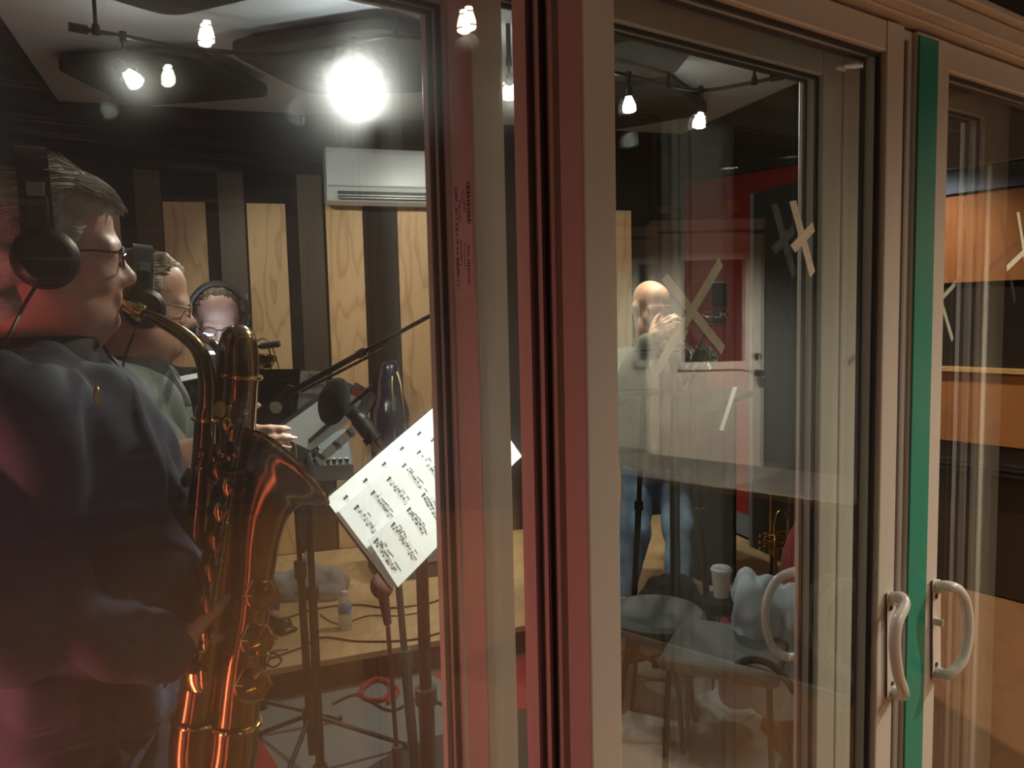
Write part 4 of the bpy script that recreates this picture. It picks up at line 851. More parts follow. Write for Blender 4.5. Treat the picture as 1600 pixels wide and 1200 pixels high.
# printed sticker on the edge of the inner leaf
M_stick = mat('sticker_film', (.66, .60, .55), .5); M_ink = mat('ink', (.02, .018, .018), .7)
us = .6385
def onu(x, y): d = ray(x, y); return CAM+d*(us/d.dot(U))
st = empty('sticker', P(us, 1.0, 1.45)); tag(st, 'printed sticker with a barcode on the edge of the inner door leaf', 'sticker')
z0, z1 = onu(722, 462).z, onu(716, 286).z; va, vb = .984, 1.038
MB().uvbox(us-.0004, us, va, vb, z0, z1).build('film', M_stick, st)
mb = MB(); rnd = random.Random(4); z = z1-.002; ze = onu(722, 352).z
while z > ze:
    h = rnd.choice((.0012, .0012, .002, .003)); mb.uvbox(us-.0007, us-.0004, .988, .998, z-h, z); z -= h+rnd.choice((.001, .0014, .002))
mb.build('barcode', M_ink, st)['kind'] = 'stuff'
def text(body, pos, size, X, Y, m, parent, name='lettering'):
    c = bpy.data.curves.new('t', 'FONT'); c.body = body; c.size = size; c.extrude = 0.0002; t = bpy.data.objects.new('t', c); COL.objects.link(t)
    bpy.context.view_layer.update(); me = bpy.data.meshes.new_from_object(t.evaluated_get(bpy.context.evaluated_depsgraph_get())); bpy.data.objects.remove(t); bpy.data.curves.remove(c)
    X = Vector(X).normalized(); Y = Vector(Y).normalized(); Z = X.cross(Y); M = Matrix(((X.x, Y.x, Z.x, pos.x), (X.y, Y.y, Z.y, pos.y), (X.z, Y.z, Z.z, pos.z), (0, 0, 0, 1))); me.transform(M)
    o = link_mesh(me, name, m, parent, smooth=False); o['kind'] = 'stuff'; return o
tz = z1-.004
text('GSB4 - 3517 5/8 x 79 3/4 SULIT', P(us-.0006, 1.030, tz), .0098, -ZV, -N, M_ink, st)
text('PDX 595201205', P(us-.0006, 1.000, onu(722, 385).z), .0085, -ZV, -N, M_ink, st)
text('20264914 3 1', P(us-.0006, 1.030, onu(715, 405).z), .0085, -ZV, -N, M_ink, st)
for (v_, y_, s_) in ((1.012, 300, 'OIL 7019'), (1.019, 312, 'GLASS 3/4 VENT'), (1.006, 296, 'LOT 1 1108002501'), (1.018, 375, 'LOW-E ARGON'), (1.018, 398, 'TEMP IG')):
    text(s_, P(us-.0006, v_, onu(720, y_).z), .0045, -ZV, -N, M_ink, st)
mb = MB(); za, zb = onu(722, 383).z, onu(722, 416).z
mb.uvbox(us-.0007, us-.0004, 1.0075, 1.0082, zb, za); mb.uvbox(us-.0007, us-.0004, 1.0005, 1.0082, za-.0007, za); mb.uvbox(us-.0007, us-.0004, 1.0005, 1.0082, zb, zb+.0007); mb.build('outline', M_ink, st)
# ================================================================== AIR CONDITIONER
def acq(x, y, t): return atB(x, y, t)
s0, s1 = sB(atB(509, 272, -.17)), sB(atB(509, 272, -.17))+.86; zt, zb_ = atB(515, 229, -.19).z, atB(515, 318, -.19).z
ac = empty('air_conditioner', Q((s0+s1)/2, 0, zb_)); tag(ac, 'white wall-mounted air conditioner above the plywood slats', 'air conditioner')
M_ac = mat('ac_plastic', (.66, .68, .72), .3)
prof = [(0, zb_+.02), (-.12, zb_), (-.175, zb_+.02), (-.20, zb_+.11), (-.20, zt-.03), (-.18, zt), (0, zt)]
MB().prism([Q(s0, t, z) for t, z in prof], BX*(s1-s0)).build('casing', M_ac, ac, bevel=.008)
MB().stbox(s0+.06, s1-.03, -.2035, -.195, zb_+.028, zb_+.072).build('outlet', mat('ac_dark', (.05, .055, .06), .5), ac)
MB().stbox(s0+.06, s1-.03, -.212, -.204, zb_+.046, zb_+.051).build('louvre', M_ac, ac); MB().stbox(s0+.06, s1-.03, -.210, -.204, zb_+.032, zb_+.036).build('louvre', M_ac, ac)
MB().stbox(s0+.005, s1-.005, -.204, -.198, zb_+.098, zb_+.102).build('panel_gap', mat('ac_gap', (.3, .31, .33), .5), ac)
# ================================================================== MUSIC STANDS, PAPERS
M_paper = mat('paper', (.82, .82, .82), .8)
def sheet(name, A, B, D, label, m=M_paper, group=None, staves=9, thick=.0012, seed=1, notes=True, curl=.0):
    """a page: A top-left of the lines, B along the page, D along a line of music"""
    r = empty(name, D); tag(r, label, 'sheet music', group); e = B-A; g = D-A; n = g.cross(e).normalized()
    if n.dot(CAM-A) < 0: n = -n
    W = 8; vs = []; mb = MB()
    def pt(i, j): return A+e*i+g*j+n*(curl*math.sin(math.pi*i)*(1-j*.5))
    for k in range(2):
        for i in range(W+1):
            for j in range(W+1): vs.append(pt(i/W, j/W)-n*thick*k)
    q = (W+1)**2; f = []
    for i in range(W):
        for j in range(W):
            a = i*(W+1)+j; f += [(a, a+1, a+W+2, a+W+1), (q+a, q+a+W+1, q+a+W+2, q+a+1)]
    for i in range(W):
        f += [(i, q+i, q+i+1, i+1), (W*(W+1)+i, W*(W+1)+i+1, q+W*(W+1)+i+1, q+W*(W+1)+i), (i*(W+1), (i+1)*(W+1), q+(i+1)*(W+1), q+i*(W+1)), (i*(W+1)+W, q+i*(W+1)+W, q+(i+1)*(W+1)+W, (i+1)*(W+1)+W)]
    mb.add(vs, f).build('page', m, r, smooth=False)
    if notes:
        rnd = random.Random(seed); mb = MB(); eu = e.length; gu = g.length
        def bx(i, j, wi, wj):   # centre in page fractions, size in metres
            c = pt(i, j)+n*.0006; a = e.normalized()*wi/2; b = g.normalized()*wj/2; mb.add([c-a-b, c+a-b, c+a+b, c-a+b], [(0, 1, 2, 3)])
        for s in range(staves):
            i = .08+.86*s/max(staves-1, 1); ln = rnd.uniform(.55, .86)
            for q_ in range(5): bx(i+(q_-2)*.0022/eu, .08+ln/2, .00035, ln*gu)
            bx(i, .10, .012, .0035); bx(i+.004/eu, .10, .003, .006)
            j = .16
            while j < .06+ln:
                o_ = rnd.choice((-2, -1, 0, 1, 2))*.0022/eu; bx(i+o_, j, .0026, .0034); bx(i+o_+.005/eu, j+.0015/gu, .009, .0006)
                if rnd.random() < .5: bx(i+o_+.009/eu, j+.006/gu, .0014, .011)
                j += rnd.uniform(.022, .06)
        mb.build('printed_music', M_ink, r)['kind'] = 'stuff'
    return r
def music_stand(label, desk, foot, z0, post_top, r_post=.012, lip=True, spread=.28, rot=.3, group=None):
    """desk: four corner points (lip edge first); tripod foot under the post"""
    r = empty('music_stand', foot); tag(r, label, 'music stand', group); a, b, c, d = desk; n = (b-a).cross(d-a).normalized()
    MB().hexa([a, b, c, d, a+n*.004, b+n*.004, c+n*.004, d+n*.004]).build('desk', M_metal_b, r)
    if lip:
        s = n if n.dot(CAM-a) > 0 or True else -n
        MB().hexa([a, b, b+(c-b).normalized()*.004, a+(d-a).normalized()*.004, a+n*.05, b+n*.05, b+(c-b).normalized()*.004+n*.05, a+(d-a).normalized()*.004+n*.05]).build('lip', M_metal_b, r)
    MB().tube([foot+ZV*.10, post_top.lerp(foot, .35)], r_post*1.3, 12).build('lower_post', M_metal_b, r, smooth=True)
    MB().tube([post_top.lerp(foot, .40), post_top], r_post, 12).build('upper_post', M_metal_b, r, smooth=True)
    MB().lathe([(0, -.02), (r_post*1.8, -.018), (r_post*1.8, .018), (0, .02)], post_top.lerp(foot, .36), n=14).build('collar', M_metal_b, r, smooth=True)
    MB().lathe([(0, 0), (r_post*2, .0), (r_post*2, .06), (0, .061)], foot+ZV*.10, n=14).build('hub', M_metal_b, r, smooth=True)
    for k in range(3):
        an = rot+2.094*k; e = foot+Vector((math.cos(an), math.sin(an), 0))*spread
        lg_ = MB().tube([foot+ZV*.13, e+ZV*.012], .009, 8).build('leg', M_metal_b, r, smooth=True); MB().ell(e+ZV*.012, .014, .014, .012, n=10, m=6).build('rubber_foot', M_plastic_b, lg_, smooth=True)
    cD = (a+b+c+d)/4; MB().tube([post_top, cD], r_post*.9, 10).build('neck', M_metal_b, r, smooth=True)
    return r
A = atY(512, 778, 1.60); B = atY(662, 650, 1.80); D = atY(617, 918, 1.63); e = B-A; g = D-A; n_ = g.cross(e).normalized(); n_ = n_ if n_.dot(CAM-A) > 0 else -n_
sheet('sheet_music', A-e*.02, B+e*.55, A+g*.99-e*.02+e*0, 'under-sheet of music showing past the front page of the near stand', M_paper, staves=8, seed=3)
sheet('sheet_music', A+g*.14+n_*.003-e*.0, B+e*.5+g*.14+n_*.003, A+g*.98+n_*.003, 'bright white page of printed music on the near stand', M_paper, staves=9, seed=5, curl=.006)
sheet('sheet_music', A+g*.50+e*.03+n_*.014, A+g*.50+e*.62+n_*.012, D+e*.0+n_*.012, 'overlapping page of music at the lower corner of the near stand', M_paper, staves=4, seed=9, curl=.004)
ft = Vector((D.x+.045, D.y+.10, .012)); nb = -n_*.014
music_stand('black music stand holding the bright white pages', [D+nb-e*.02, A+nb-e*.02, A+nb+e*1.5, D+nb+e*1.5][::-1], ft, 0, D+nb*2+e*.55+g*-.3+Vector((0, 0, -.04)), .014, lip=False)
# second stand (farther) with page, ledge, microphone recorder
Y2 = 2.15
sheet('sheet_music', atY(428, 676, 2.1), atY(512, 616, 2.25), atY(486, 704, 2.08), 'white page of music above a black ledge beside the bell', M_paper, staves=3, seed=12, notes=False)
sheet('sheet_music', atY(492, 716, 2.1), atY(566, 650, 2.25), atY(501, 728, 2.10), 'page of music hanging under the black ledge', M_paper, staves=4, seed=13)
sd2 = music_stand('black music stand ledge between two pages, beside the small mixer', [atY(484, 707, 2.12), atY(582, 619, 2.31), atY(530, 592, 2.34), atY(432, 668, 2.17)], Vector((atY(487, 900, 2.36).x, 2.36, .012)), 0, Vector((atY(487, 900, 2.36).x, 2.36, 1.12)), .011)
MB().hexa([atY(486, 742, 2.22), atY(553, 740, 2.25), atY(545, 738, 2.36), atY(480, 740, 2.33)]+[q+ZV*-.012 for q in (atY(486, 742, 2.22), atY(553, 740, 2.25), atY(545, 738, 2.36), atY(480, 740, 2.33))]).build('mixer_shelf', M_metal_b, sd2)
mixer = empty('monitor_mixer', atY(520, 740, 2.2)); tag(mixer, 'small grey personal monitor mixer covered in black knobs', 'mixer')
ma, mb_, mc, md = atY(488, 728, 2.20), atY(553, 726, 2.24), atY(541, 668, 2.36), atY(478, 690, 2.32)
M_mix = mat('mixer_grey', (.42, .45, .5), .4); mn_ = (mb_-ma).cross(md-ma).normalized()
MB().hexa([ma-ZV*.045, mb_-ZV*.045, mc-ZV*.06, md-ZV*.06, ma, mb_, mc, md]).build('case', M_mix, mixer, bevel=.004)
for i in range(3):
    for j in range(6):
        p = ma.lerp(mb_, .10+.15*j)+(md-ma)*(.16+.22*i); MB().lathe([(0, 0), (.0075, 0), (.0065, .010), (0, .0105)], p, mn_, 12).build('knob', M_plastic_b, mixer, smooth=True)
MB().lathe([(0, 0), (.009, 0), (.008, .011), (0, .0115)], ma.lerp(mb_, .9)+(md-ma)*.85, mn_, 12).build('knob', M_plastic_b, mixer, smooth=True)
# third stand: black desk in front of the person with the goatee, white page beside it
music_stand('wide black music stand desk in front of the person with the goatee', [atY(396, 672, 2.72), atY(462, 670, 2.72), atY(470, 577, 2.78), atY(386, 577, 2.78)], Vector((atY(398, 900, 2.85).x, 2.85, .012)), 0, atY(415, 650, 2.80), .011, lip=False)
sheet('sheet_music', atY(512, 580, 2.80), atY(498, 668, 2.76), atY(466, 579, 2.78), 'page of music beside the wide black desk', M_paper, staves=6, seed=21)
# page edge behind the sandy-haired person
sheet('sheet_music', atY(322, 580, 2.45), atY(256, 593, 2.35), atY(322, 588, 2.35), 'thin white page edge in front of the grey shirt', M_paper, notes=False)
music_stand('black music stand hidden behind the grey-shirted person', [atY(256, 597, 2.34), atY(322, 592, 2.34), atY(322, 600, 2.5), atY(256, 604, 2.5)], Vector((atY(290, 600, 2.42).x, 2.42, .012)), 0, atY(290, 604, 2.42), .011, lip=False)
# ================================================================== MICROPHONES AND STANDS
def mic_stand(label, foot, top, boom, rot=.2, spread=.3, rp=.011, zl=.17):
    r = empty('microphone_stand', foot); tag(r, label, 'microphone stand')
    MB().tube([foot+ZV*.05, foot.lerp(top, .55)], rp*1.25, 12).build('lower_tube', M_metal_b, r, smooth=True); MB().tube([foot.lerp(top, .5), top], rp*.85, 12).build('upper_tube', M_metal_b, r, smooth=True)
    MB().lathe([(0, -.03), (rp*1.9, -.028), (rp*1.9, .028), (0, .03)], foot.lerp(top, .54), top-foot, 14).build('clutch', M_plastic_b, r, smooth=True)
    MB().lathe([(0, 0), (rp*2.4, .0), (rp*2.4, .06), (rp*1.4, .075), (0, .076)], foot+ZV*(zl-.02), n=14).build('hub', M_plastic_b, r, smooth=True)
    for k in range(3):
        an = rot+2.094*k; e = foot+Vector((math.cos(an), math.sin(an), 0))*spread+ZV*.01
        lg_ = MB().tube([foot+ZV*(zl+.02), e], .0085, 8).build('leg', mat('leg_steel', (.06, .06, .06), .3, .8), r, smooth=True); MB().ell(e, .014, .014, .012, n=10, m=6).build('rubber_foot', M_plastic_b, lg_, smooth=True)
    if boom:
        a, b = boom; MB().tube([a, a.lerp(b, .55)], .0105, 10).build('boom_tube', M_metal_b, r, smooth=True); MB().tube([a.lerp(b, .5), b], .0075, 10).build('boom_rod', M_metal_b, r, smooth=True)
        MB().tube([a.lerp(b, .53), a.lerp(b, .58)], .015, 10).build('boom_collar', M_plastic_b, r, smooth=True)
        t = (b-a).normalized(); MB().lathe([(0, -.014), (.022, -.012), (.022, .012), (0, .014)], top, Vector((-t.y, t.x, 0)), 16).build('tilt_knob', M_plastic_b, r, smooth=True)
    return r
foot = Vector((-.715, 2.62, .012)); top = atY(452, 612, 2.6)
bm_ = mic_stand('black tripod boom stand reaching over the sheet music', foot, top, (atY(425, 628, 2.58), atY(676, 491, 2.62)), rot=math.radians(-100), spread=.33)
MB().lathe([(0, -.018), (.019, -.016), (.019, .016), (0, .018)], atY(431, 637, 2.55), (.4, -1, .1), 18).build('counterweight', mat('ivory_plastic', (.55, .52, .44), .4), bm_, smooth=True)
MB().tube([atY(470, 612, 2.55), atY(600, 545, 2.57)], .005, 8).build('boom_cable', M_plastic_b, bm_, smooth=True)
pf = empty('microphone', atY(560, 660, 2.0)); tag(pf, 'dark microphone with a bronze end behind a round black pop filter', 'microphone')
fd = Vector((-.62, -.62, .28)).normalized()
MB().lathe([(0, -.012), (.050, -.012), (.060, -.006), (.062, 0), (.060, .006), (.048, .016), (0, .022)], atY(522, 627, 2.0), fd, 30).build('pop_filter', mat('foam_black', (.012, .012, .012), .9, bump=((350, 350, 350), .8, .003)), pf, smooth=True)
MB().tube(smooth_path([atY(545, 640, 2.02), atY(560, 654, 2.03), atY(580, 681, 2.03)]), [.018]*6+[.0225]*5+[.021]*2, 16).build('body', M_plastic_b, pf, smooth=True)
MB().tube([atY(578, 680, 2.03), atY(584, 688, 2.03)], .024, 16).build('collar', M_metal_b, pf, smooth=True)
MB().tube([atY(582, 685, 2.03), atY(606, 720, 2.05)], .015, 14).build('bronze_end', mat('bronze', (.5, .32, .15), .25, 1), pf, smooth=True)
mic_stand('short black stand holding the microphone with the bronze end', Vector((atY(640, 720, 2.05).x, 2.06, .012)), atY(606, 722, 2.05), None, spread=.2)
rc = empty('pocket_recorder', atY(565, 625, 2.2)); tag(rc, 'black pocket recorder with a red and white sticker', 'recorder')
ra, rb, rc_, rd = atY(536, 628, 2.22), atY(572, 652, 2.22), atY(592, 618, 2.28), atY(556, 596, 2.28); rn = (rb-ra).cross(rd-ra).normalized(); rn = rn if rn.dot(CAM-ra) > 0 else -rn
MB().hexa([ra-rn*.015, rb-rn*.015, rc_-rn*.015, rd-rn*.015, ra, rb, rc_, rd]).build('case', mat('gloss_black', (.012, .012, .013), .15), rc, bevel=.003)
for nm, i0, i1, j0, j1, mm in (('red_label', .08, .48, .45, .80, mat('label_red', (.6, .02, .03), .5)), ('white_label', .12, .55, .08, .44, mat('label_white', (.8, .8, .8), .5))):
    q = lambda i, j: ra.lerp(rb, i)+(rd-ra)*j+rn*.0008
    MB().hexa([q(i0, j0), q(i1, j0), q(i1, j1), q(i0, j1)]+[q(*z_)+rn*.0008 for z_ in ((i0, j0), (i1, j0), (i1, j1), (i0, j1))]).build(nm, mm, rc)
dm = empty('microphone', atY(597, 930, 1.95)); tag(dm, 'low microphone with a round brown mesh grille under the pages', 'microphone')
MB().ell(atY(597, 915, 1.95), .030, .030, .034, n=22, m=14).build('grille', mat('grille_brown', (.16, .08, .06), .5, .5, bump=((500, 500, 500), 1, .003)), dm, smooth=True)
MB().tube([atY(599, 932, 1.95), atY(606, 975, 1.95)], [.014, .010], 14).build('body', M_plastic_b, dm, smooth=True)
mic_stand('low black stand under the round brown grille microphone', Vector((atY(622, 990, 1.97).x, 1.97, .012)), atY(606, 978, 1.96), None, spread=.18, zl=.12, rp=.007)
# ================================================================== THINGS ON AND BY THE RISER (saxophone side)
bg = empty('instrument_bag', Q(sB(atB(610, 700, -.12)), -.12, .13)); tag(bg, 'tall dark blue instrument bag with gold zips leaning on the slatted wall', 'bag')
mbb = SD(); mbb.k = .06; sc0 = sB(atB(610, 600, -.13))
mbb.cap(Q(sc0, -.17, .26), Q(sc0, -.14, .95), .115, .095); mbb.cap(Q(sc0, -.14, .95), Q(sc0, -.12, 1.24), .095, .055)
blob(mbb, .015, 0, 'shell', mat('navy_nylon', (.01, .02, .045), .22, coat=.5), bg, (.012, (9, 9, 5), 3))
for dx in (-.005, .06): MB().tube([Q(sc0+dx, -.275, .5), Q(sc0+dx, -.24, .95), Q(sc0+dx*.8, -.205, 1.15), Q(sc0+dx*.4+.01, -.17, 1.22)], .006, 8).build('zip', mat('zip_gold', (.6, .45, .2), .3, 1), bg, smooth=True)
wbp = atz(540, 982, .131); wbt = empty('water_bottle', wbp); tag(wbt, 'small clear plastic water bottle with a blue label', 'bottle')
M_pet = mat('clear_plastic', (.75, .82, .86), .1); M_pet.node_tree.nodes['Principled BSDF'].inputs['Transmission Weight'].default_value = .7; M_pet.node_tree.nodes['Principled BSDF'].inputs['IOR'].default_value = 1.2
MB().lathe([(0, 0), (.029, .001), (.031, .012), (.0295, .025), (.031, .035), (.0295, .048), (.031, .058), (.030, .075), (.031, .11), (.026, .135), (.013, .155), (.0125, .165), (0, .166)], wbp, n=20).build('body', M_pet, wbt, smooth=True)
MB().lathe([(.0315, 0), (.0318, .001), (.0318, .028), (.0315, .029)], wbp+ZV*.078, n=20).build('label_band', mat('label_blue', (.08, .2, .55), .5), wbt, smooth=True)
MB().lathe([(0, 0), (.0145, 0), (.0145, .012), (0, .013)], wbp+ZV*.164, n=16).build('cap', M_white, wbt, smooth=True)
def cable(label, pts, r=.0045, m=M_plastic_b, z=.135, grp='cables on the riser'):
    o = MB().tube(smooth_path([atz(x, y, z) for x, y in pts], 5), r, 6).build('cable', m, smooth=True); return tag(o, label, 'cable', grp)
cable('black cable snaking along the front of the riser near the mic stand', [(420, 1030), (470, 1012), (505, 996), (560, 1002), (640, 1000), (700, 985)])
cable('thin black cable looping behind the water bottle', [(450, 965), (500, 950), (560, 945), (610, 950), (680, 940), (690, 925)])
cable('black cable crossing beside the water bottle to the wall', [(500, 960), (530, 975), (575, 962), (620, 962), (670, 955)], .003)
cable('coiled black cable in front of the black shoe', [(418, 1040), (425, 1020), (440, 1030), (428, 1042), (412, 1032), (425, 1018), (450, 1015)], .003)
cable('black cable trailing over the rug under the near stand', [(520, 1100), (560, 1085), (610, 1110), (660, 1090), (720, 1110), (760, 1095)], .005, z=.018)
cable('red cable coil on the rug under the stage edge', [(560, 1085), (585, 1062), (610, 1070), (600, 1092), (570, 1090), (568, 1070), (595, 1060), (622, 1078), (605, 1098)], .008, mat('red_cable', (.35, .03, .03), .6), .022)
gb = SD(); gb.k = .05; c0 = atz(478, 935, .13)  # peaked grey mound with a flat base
gb.cap(c0+Vector((-.14, .05, .06)), c0+Vector((.13, .08, .07)), .06, .06); gb.cap(c0+Vector((.0, .06, .1)), c0+Vector((.005, .06, .22)), .06, .015); gb.box(c0+Vector((0, .06, .03)), .36, .22, .06)
ob = blob(gb, .012, 0, 'grey_mound', mat('grey_mound', (.26, .27, .27), .9), None, (.02, (9, 9, 9), 5)); tag(ob, 'peaked grey mound on the riser by the boom stand', 'cloth')
sp_ = empty('floor_speaker', atz(655, 945, .13)); tag(sp_, 'low dark grey speaker cabinet on the riser behind the pages', 'speaker')
c0 = atz(600, 925, .13)+en*.12
MB().prism([c0, c0+en*.32, c0+en*.32+ZV*.26, c0+en*.10+ZV*.26, c0+ZV*.07], ed*.62).build('cabinet', mat('speaker_grey', (.05, .052, .055), .7), sp_, bevel=.006)
gq = [c0+ed*.03+ZV*.085, c0+ed*.59+ZV*.085, c0+ed*.59+en*.09+ZV*.245, c0+ed*.03+en*.09+ZV*.245]; gn = (gq[1]-gq[0]).cross(gq[3]-gq[0]).normalized(); gn = gn if gn.dot(CAM-c0) > 0 else -gn
MB().hexa(gq+[q+gn*.008 for q in gq]).build('grille', mat('grille_cloth', (.12, .12, .12), .9, bump=((300, 300, 300), .6, .002)), sp_)
# ================================================================== TRUMPET SIDE
music_stand('black music stand before the trumpet player, page edge catching the light', [atY(992, 552, 3.30), atY(1062, 551, 3.30), atY(1062, 548, 3.02), atY(992, 549, 3.02)], Vector((atY(1055, 900, 3.2).x, 3.2, .012)), 0, atY(1053, 556, 3.18), .016, lip=False, rot=.6)
sheet('sheet_music', atY(994, 545, 3.03), atY(1060, 544, 3.03), atY(994, 549, 3.28), 'white page lying flat on the stand before the trumpet player', M_paper, notes=False)
music_stand('low black music stand in front of the blue jeans', [atY(960, 618, 3.15), atY(1080, 614, 3.15), atY(1080, 610, 2.9), atY(960, 613, 2.9)], Vector((atY(985, 900, 3.22).x, 3.22, .012)), 0, atY(1005, 622, 3.04), .010, lip=False, rot=.1, spread=.2)
sheet('sheet_music', atY(962, 608, 2.92), atY(1032, 606, 2.92), atY(962, 612, 3.10), 'white page lying on the low stand in front of the blue jeans', M_paper, notes=False)
lm = empty('microphone', atY(1122, 500, 3.1)); tag(lm, 'large black studio microphone in a shock mount near the trumpet bell', 'microphone')
MB().box(atY(1123, 461, 3.1), .062, .035, .10).build('grille_head', mat('mic_mesh', (.02, .02, .022), .3, .7, bump=((400, 400, 400), .6, .002)), lm, bevel=.012)
MB().lathe([(0, 0), (.027, .001), (.027, .055), (0, .056)], atY(1123, 498, 3.1)-ZV*.02, n=20).build('body', M_plastic_b, lm, smooth=True)
ring(lm, 'shock_ring', atY(1118, 492, 3.1), (0, -.2, 1), .045, .004, M_chrome, 24); ring(lm, 'shock_ring', atY(1118, 505, 3.1), (0, -.2, 1), .04, .003, M_metal_b, 24)
MB().box(atY(1130, 492, 3.07), .03, .02, .022).build('badge', M_chrome, lm, bevel=.004)
ft = Vector((atY(1112, 900, 3.3).x, 3.3, .012)); 
mic_stand('black boom stand by the trumpet player', ft, atY(1078, 585, 3.22), (atY(1066, 600, 3.24), atY(1112, 500, 3.1)), rot=.9, spread=.24)
lc = empty('lectern', rw(1110, 830, .3)); tag(lc, 'tall black cloth-covered lectern beside the red wall', 'lectern')
lb = atY(1106, 700, 4.15); lx = Vector((lb.x, lb.y, 0)); X_ = Vector((.9, .42, 0)).normalized(); Y_ = Vector((-X_.y, X_.x, 0))
MB().box(lx+ZV*(.13+.47), .17, .26, .94, X_, Y_).build('body', mat('black_cloth', (.012, .012, .012), .9, bump=((12, 12, 2), .6, .02)), lc, bevel=.01)
tp = lx+ZV*1.07; MB().hexa([tp-X_*.11-Y_*.16-ZV*.03, tp+X_*.17-Y_*.16+ZV*.03, tp+X_*.17+Y_*.16+ZV*.03, tp-X_*.11+Y_*.16-ZV*.03, tp-X_*.11-Y_*.16, tp+X_*.17-Y_*.16+ZV*.06, tp+X_*.17+Y_*.16+ZV*.06, tp-X_*.11+Y_*.16]).build('slanted_top', M_plastic_b, lc, bevel=.005)
sheet('sheet_music', atY(1146, 604, 4.02), atY(1152, 605, 4.02), atY(1124, 672, 3.98), 'narrow white page hanging off the lectern', M_paper, notes=False, thick=.003)
ot = empty('wall_outlet', rw(1127, 760)); tag(ot, 'white outlet plate on the red wall', 'outlet'); oc = rw(1127, 748)
MB().box(oc+nR*.004, .075, .006, .118, RD, nR).build('plate', M_white, ot, bevel=.002)
for s in (-1, 1): MB().box(oc+nR*.008+ZV*.026*s, .03, .003, .03, RD, nR).build('socket', mat('socket_grey', (.35, .35, .35), .5), ot, bevel=.002)
gbp = empty('gobo', rw(1225, 600, -.0)); tag(gbp, 'tall dark blue-grey sound screen standing against the red wall', 'sound screen')
pa = rw(1199, 470); pb_ = pa+RD*.9; ztp = rw(1200, 302).z
MB().prism([Vector((pa.x, pa.y, .132))+nR*.025, Vector((pb_.x, pb_.y, .132))+nR*.025, Vector((pb_.x, pb_.y, ztp))+nR*.025, Vector((pa.x, pa.y, ztp))+nR*.025], nR*.07).build('panel', mat('panel_dark', (.012, .014, .017), .8), gbp, bevel=.006)
MB().prism([Vector((pa.x, pa.y, .132))+nR*.025-RD*.03, Vector((pa.x, pa.y, .132))+nR*.025, Vector((pa.x, pa.y, ztp))+nR*.025, Vector((pa.x, pa.y, ztp))+nR*.025-RD*.03], nR*.075).build('frame_edge', mat('panel_blue', (.13, .17, .21), .5), gbp, bevel=.004)
def chair(label, c, rot, sz=.45, m=None):
    r = empty('padded_stool', c); tag(r, label, 'stool'); X = Vector((math.cos(rot), math.sin(rot), 0)); Y = Vector((-X.y, X.x, 0)); m = m or mat('seat_charcoal', (.10, .10, .10), .7)
    MB().box(c+ZV*sz, .36, .36, .05, X, Y).build('seat', m, r, bevel=.02, seg=3)
    for sx_ in (-1, 1):
        for sy_ in (-1, 1):
            MB().tube([c+X*.15*sx_+Y*.15*sy_+ZV*(sz-.02), c+X*.165*sx_+Y*.165*sy_], .010, 8).build('leg', M_metal_b, r, smooth=True)
    return r
cc = atz(1105, 1003, .47); chair('square charcoal padded stool in front of the riser beside the red bag', Vector((cc.x+.05, cc.y-.05, .012)), math.radians(-25))
cs_ = atz(1048, 985, .44); st_ = empty('stool', Vector((cs_.x-.03, cs_.y+.12, .012))); tag(st_, 'round dark stool behind the square charcoal stool', 'stool'); cs_ = Vector((cs_.x-.03, cs_.y+.12, .012))
MB().lathe([(0, .40), (.17, .402), (.18, .42), (.18, .44), (.165, .455), (0, .457)], cs_, n=28).build('seat', mat('seat_charcoal', (.10, .10, .10), .7), st_, smooth=True)
for k in range(4): MB().tube([cs_+Vector((.11*math.cos(k*1.57+.4), .11*math.sin(k*1.57+.4), .41)), cs_+Vector((.17*math.cos(k*1.57+.4), .17*math.sin(k*1.57+.4), 0))], .010, 8).build('leg', M_metal_b, st_, smooth=True)
tbp = atz(1127, 932, .45); tbl = empty('side_table', Vector((tbp.x, tbp.y, .13))); tag(tbl, 'tiny round wire-legged table under the paper cup', 'table')
MB().lathe([(0, .29), (.07, .29), (.075, .297), (.07, .305), (0, .305)], Vector((tbp.x, tbp.y, .13+.013)), n=24).build('top', M_metal_b, tbl, smooth=True)
for k in range(3): MB().tube([Vector((tbp.x, tbp.y, .43)), Vector((tbp.x+.13*math.cos(2.1*k), tbp.y+.13*math.sin(2.1*k), .133))], .004, 6).build('leg', M_metal_b, tbl, smooth=True)
cu = Vector((tbp.x, tbp.y, .449)); cp = empty('paper_cup', cu); tag(cp, 'white paper coffee cup with a lid on the tiny wire table', 'cup')
MB().lathe([(0, 0), (.028, .001), (.038, .10), (0, .101)], cu, n=20).build('cup', mat('cup_paper', (.72, .68, .58), .7), cp, smooth=True); MB().lathe([(.040, .10), (.041, .104), (.041, .11), (.036, .114), (.035, .118), (0, .119)], cu, n=20).build('lid', M_white, cp, smooth=True)
jb = atz(1175, 1030, .45); jk = SD(); jk.k = .05; j0 = Vector((jb.x+.07, jb.y+.12, -.12))
jk.cap(j0+Vector((-.02, .05, .72)), j0+Vector((.10, .0, .70)), .055, .05); jk.cap(j0+Vector((-.01, .04, .70)), j0+Vector((-.07, -.03, .42)), .06, .05); jk.cap(j0+Vector((.09, .0, .68)), j0+Vector((.05, -.06, .38)), .05, .045); jk.cap(j0+Vector((-.05, -.02, .45)), j0+Vector((.05, -.04, .42)), .06, .055)
tag(blob(jk, .010, 0, 'folded_jacket', mat('jacket_bluegrey', (.38, .43, .48), .9), None, (.03, (11, 11, 6), 5)), 'pale blue-grey jacket heaped beside the square charcoal stool', 'jacket')
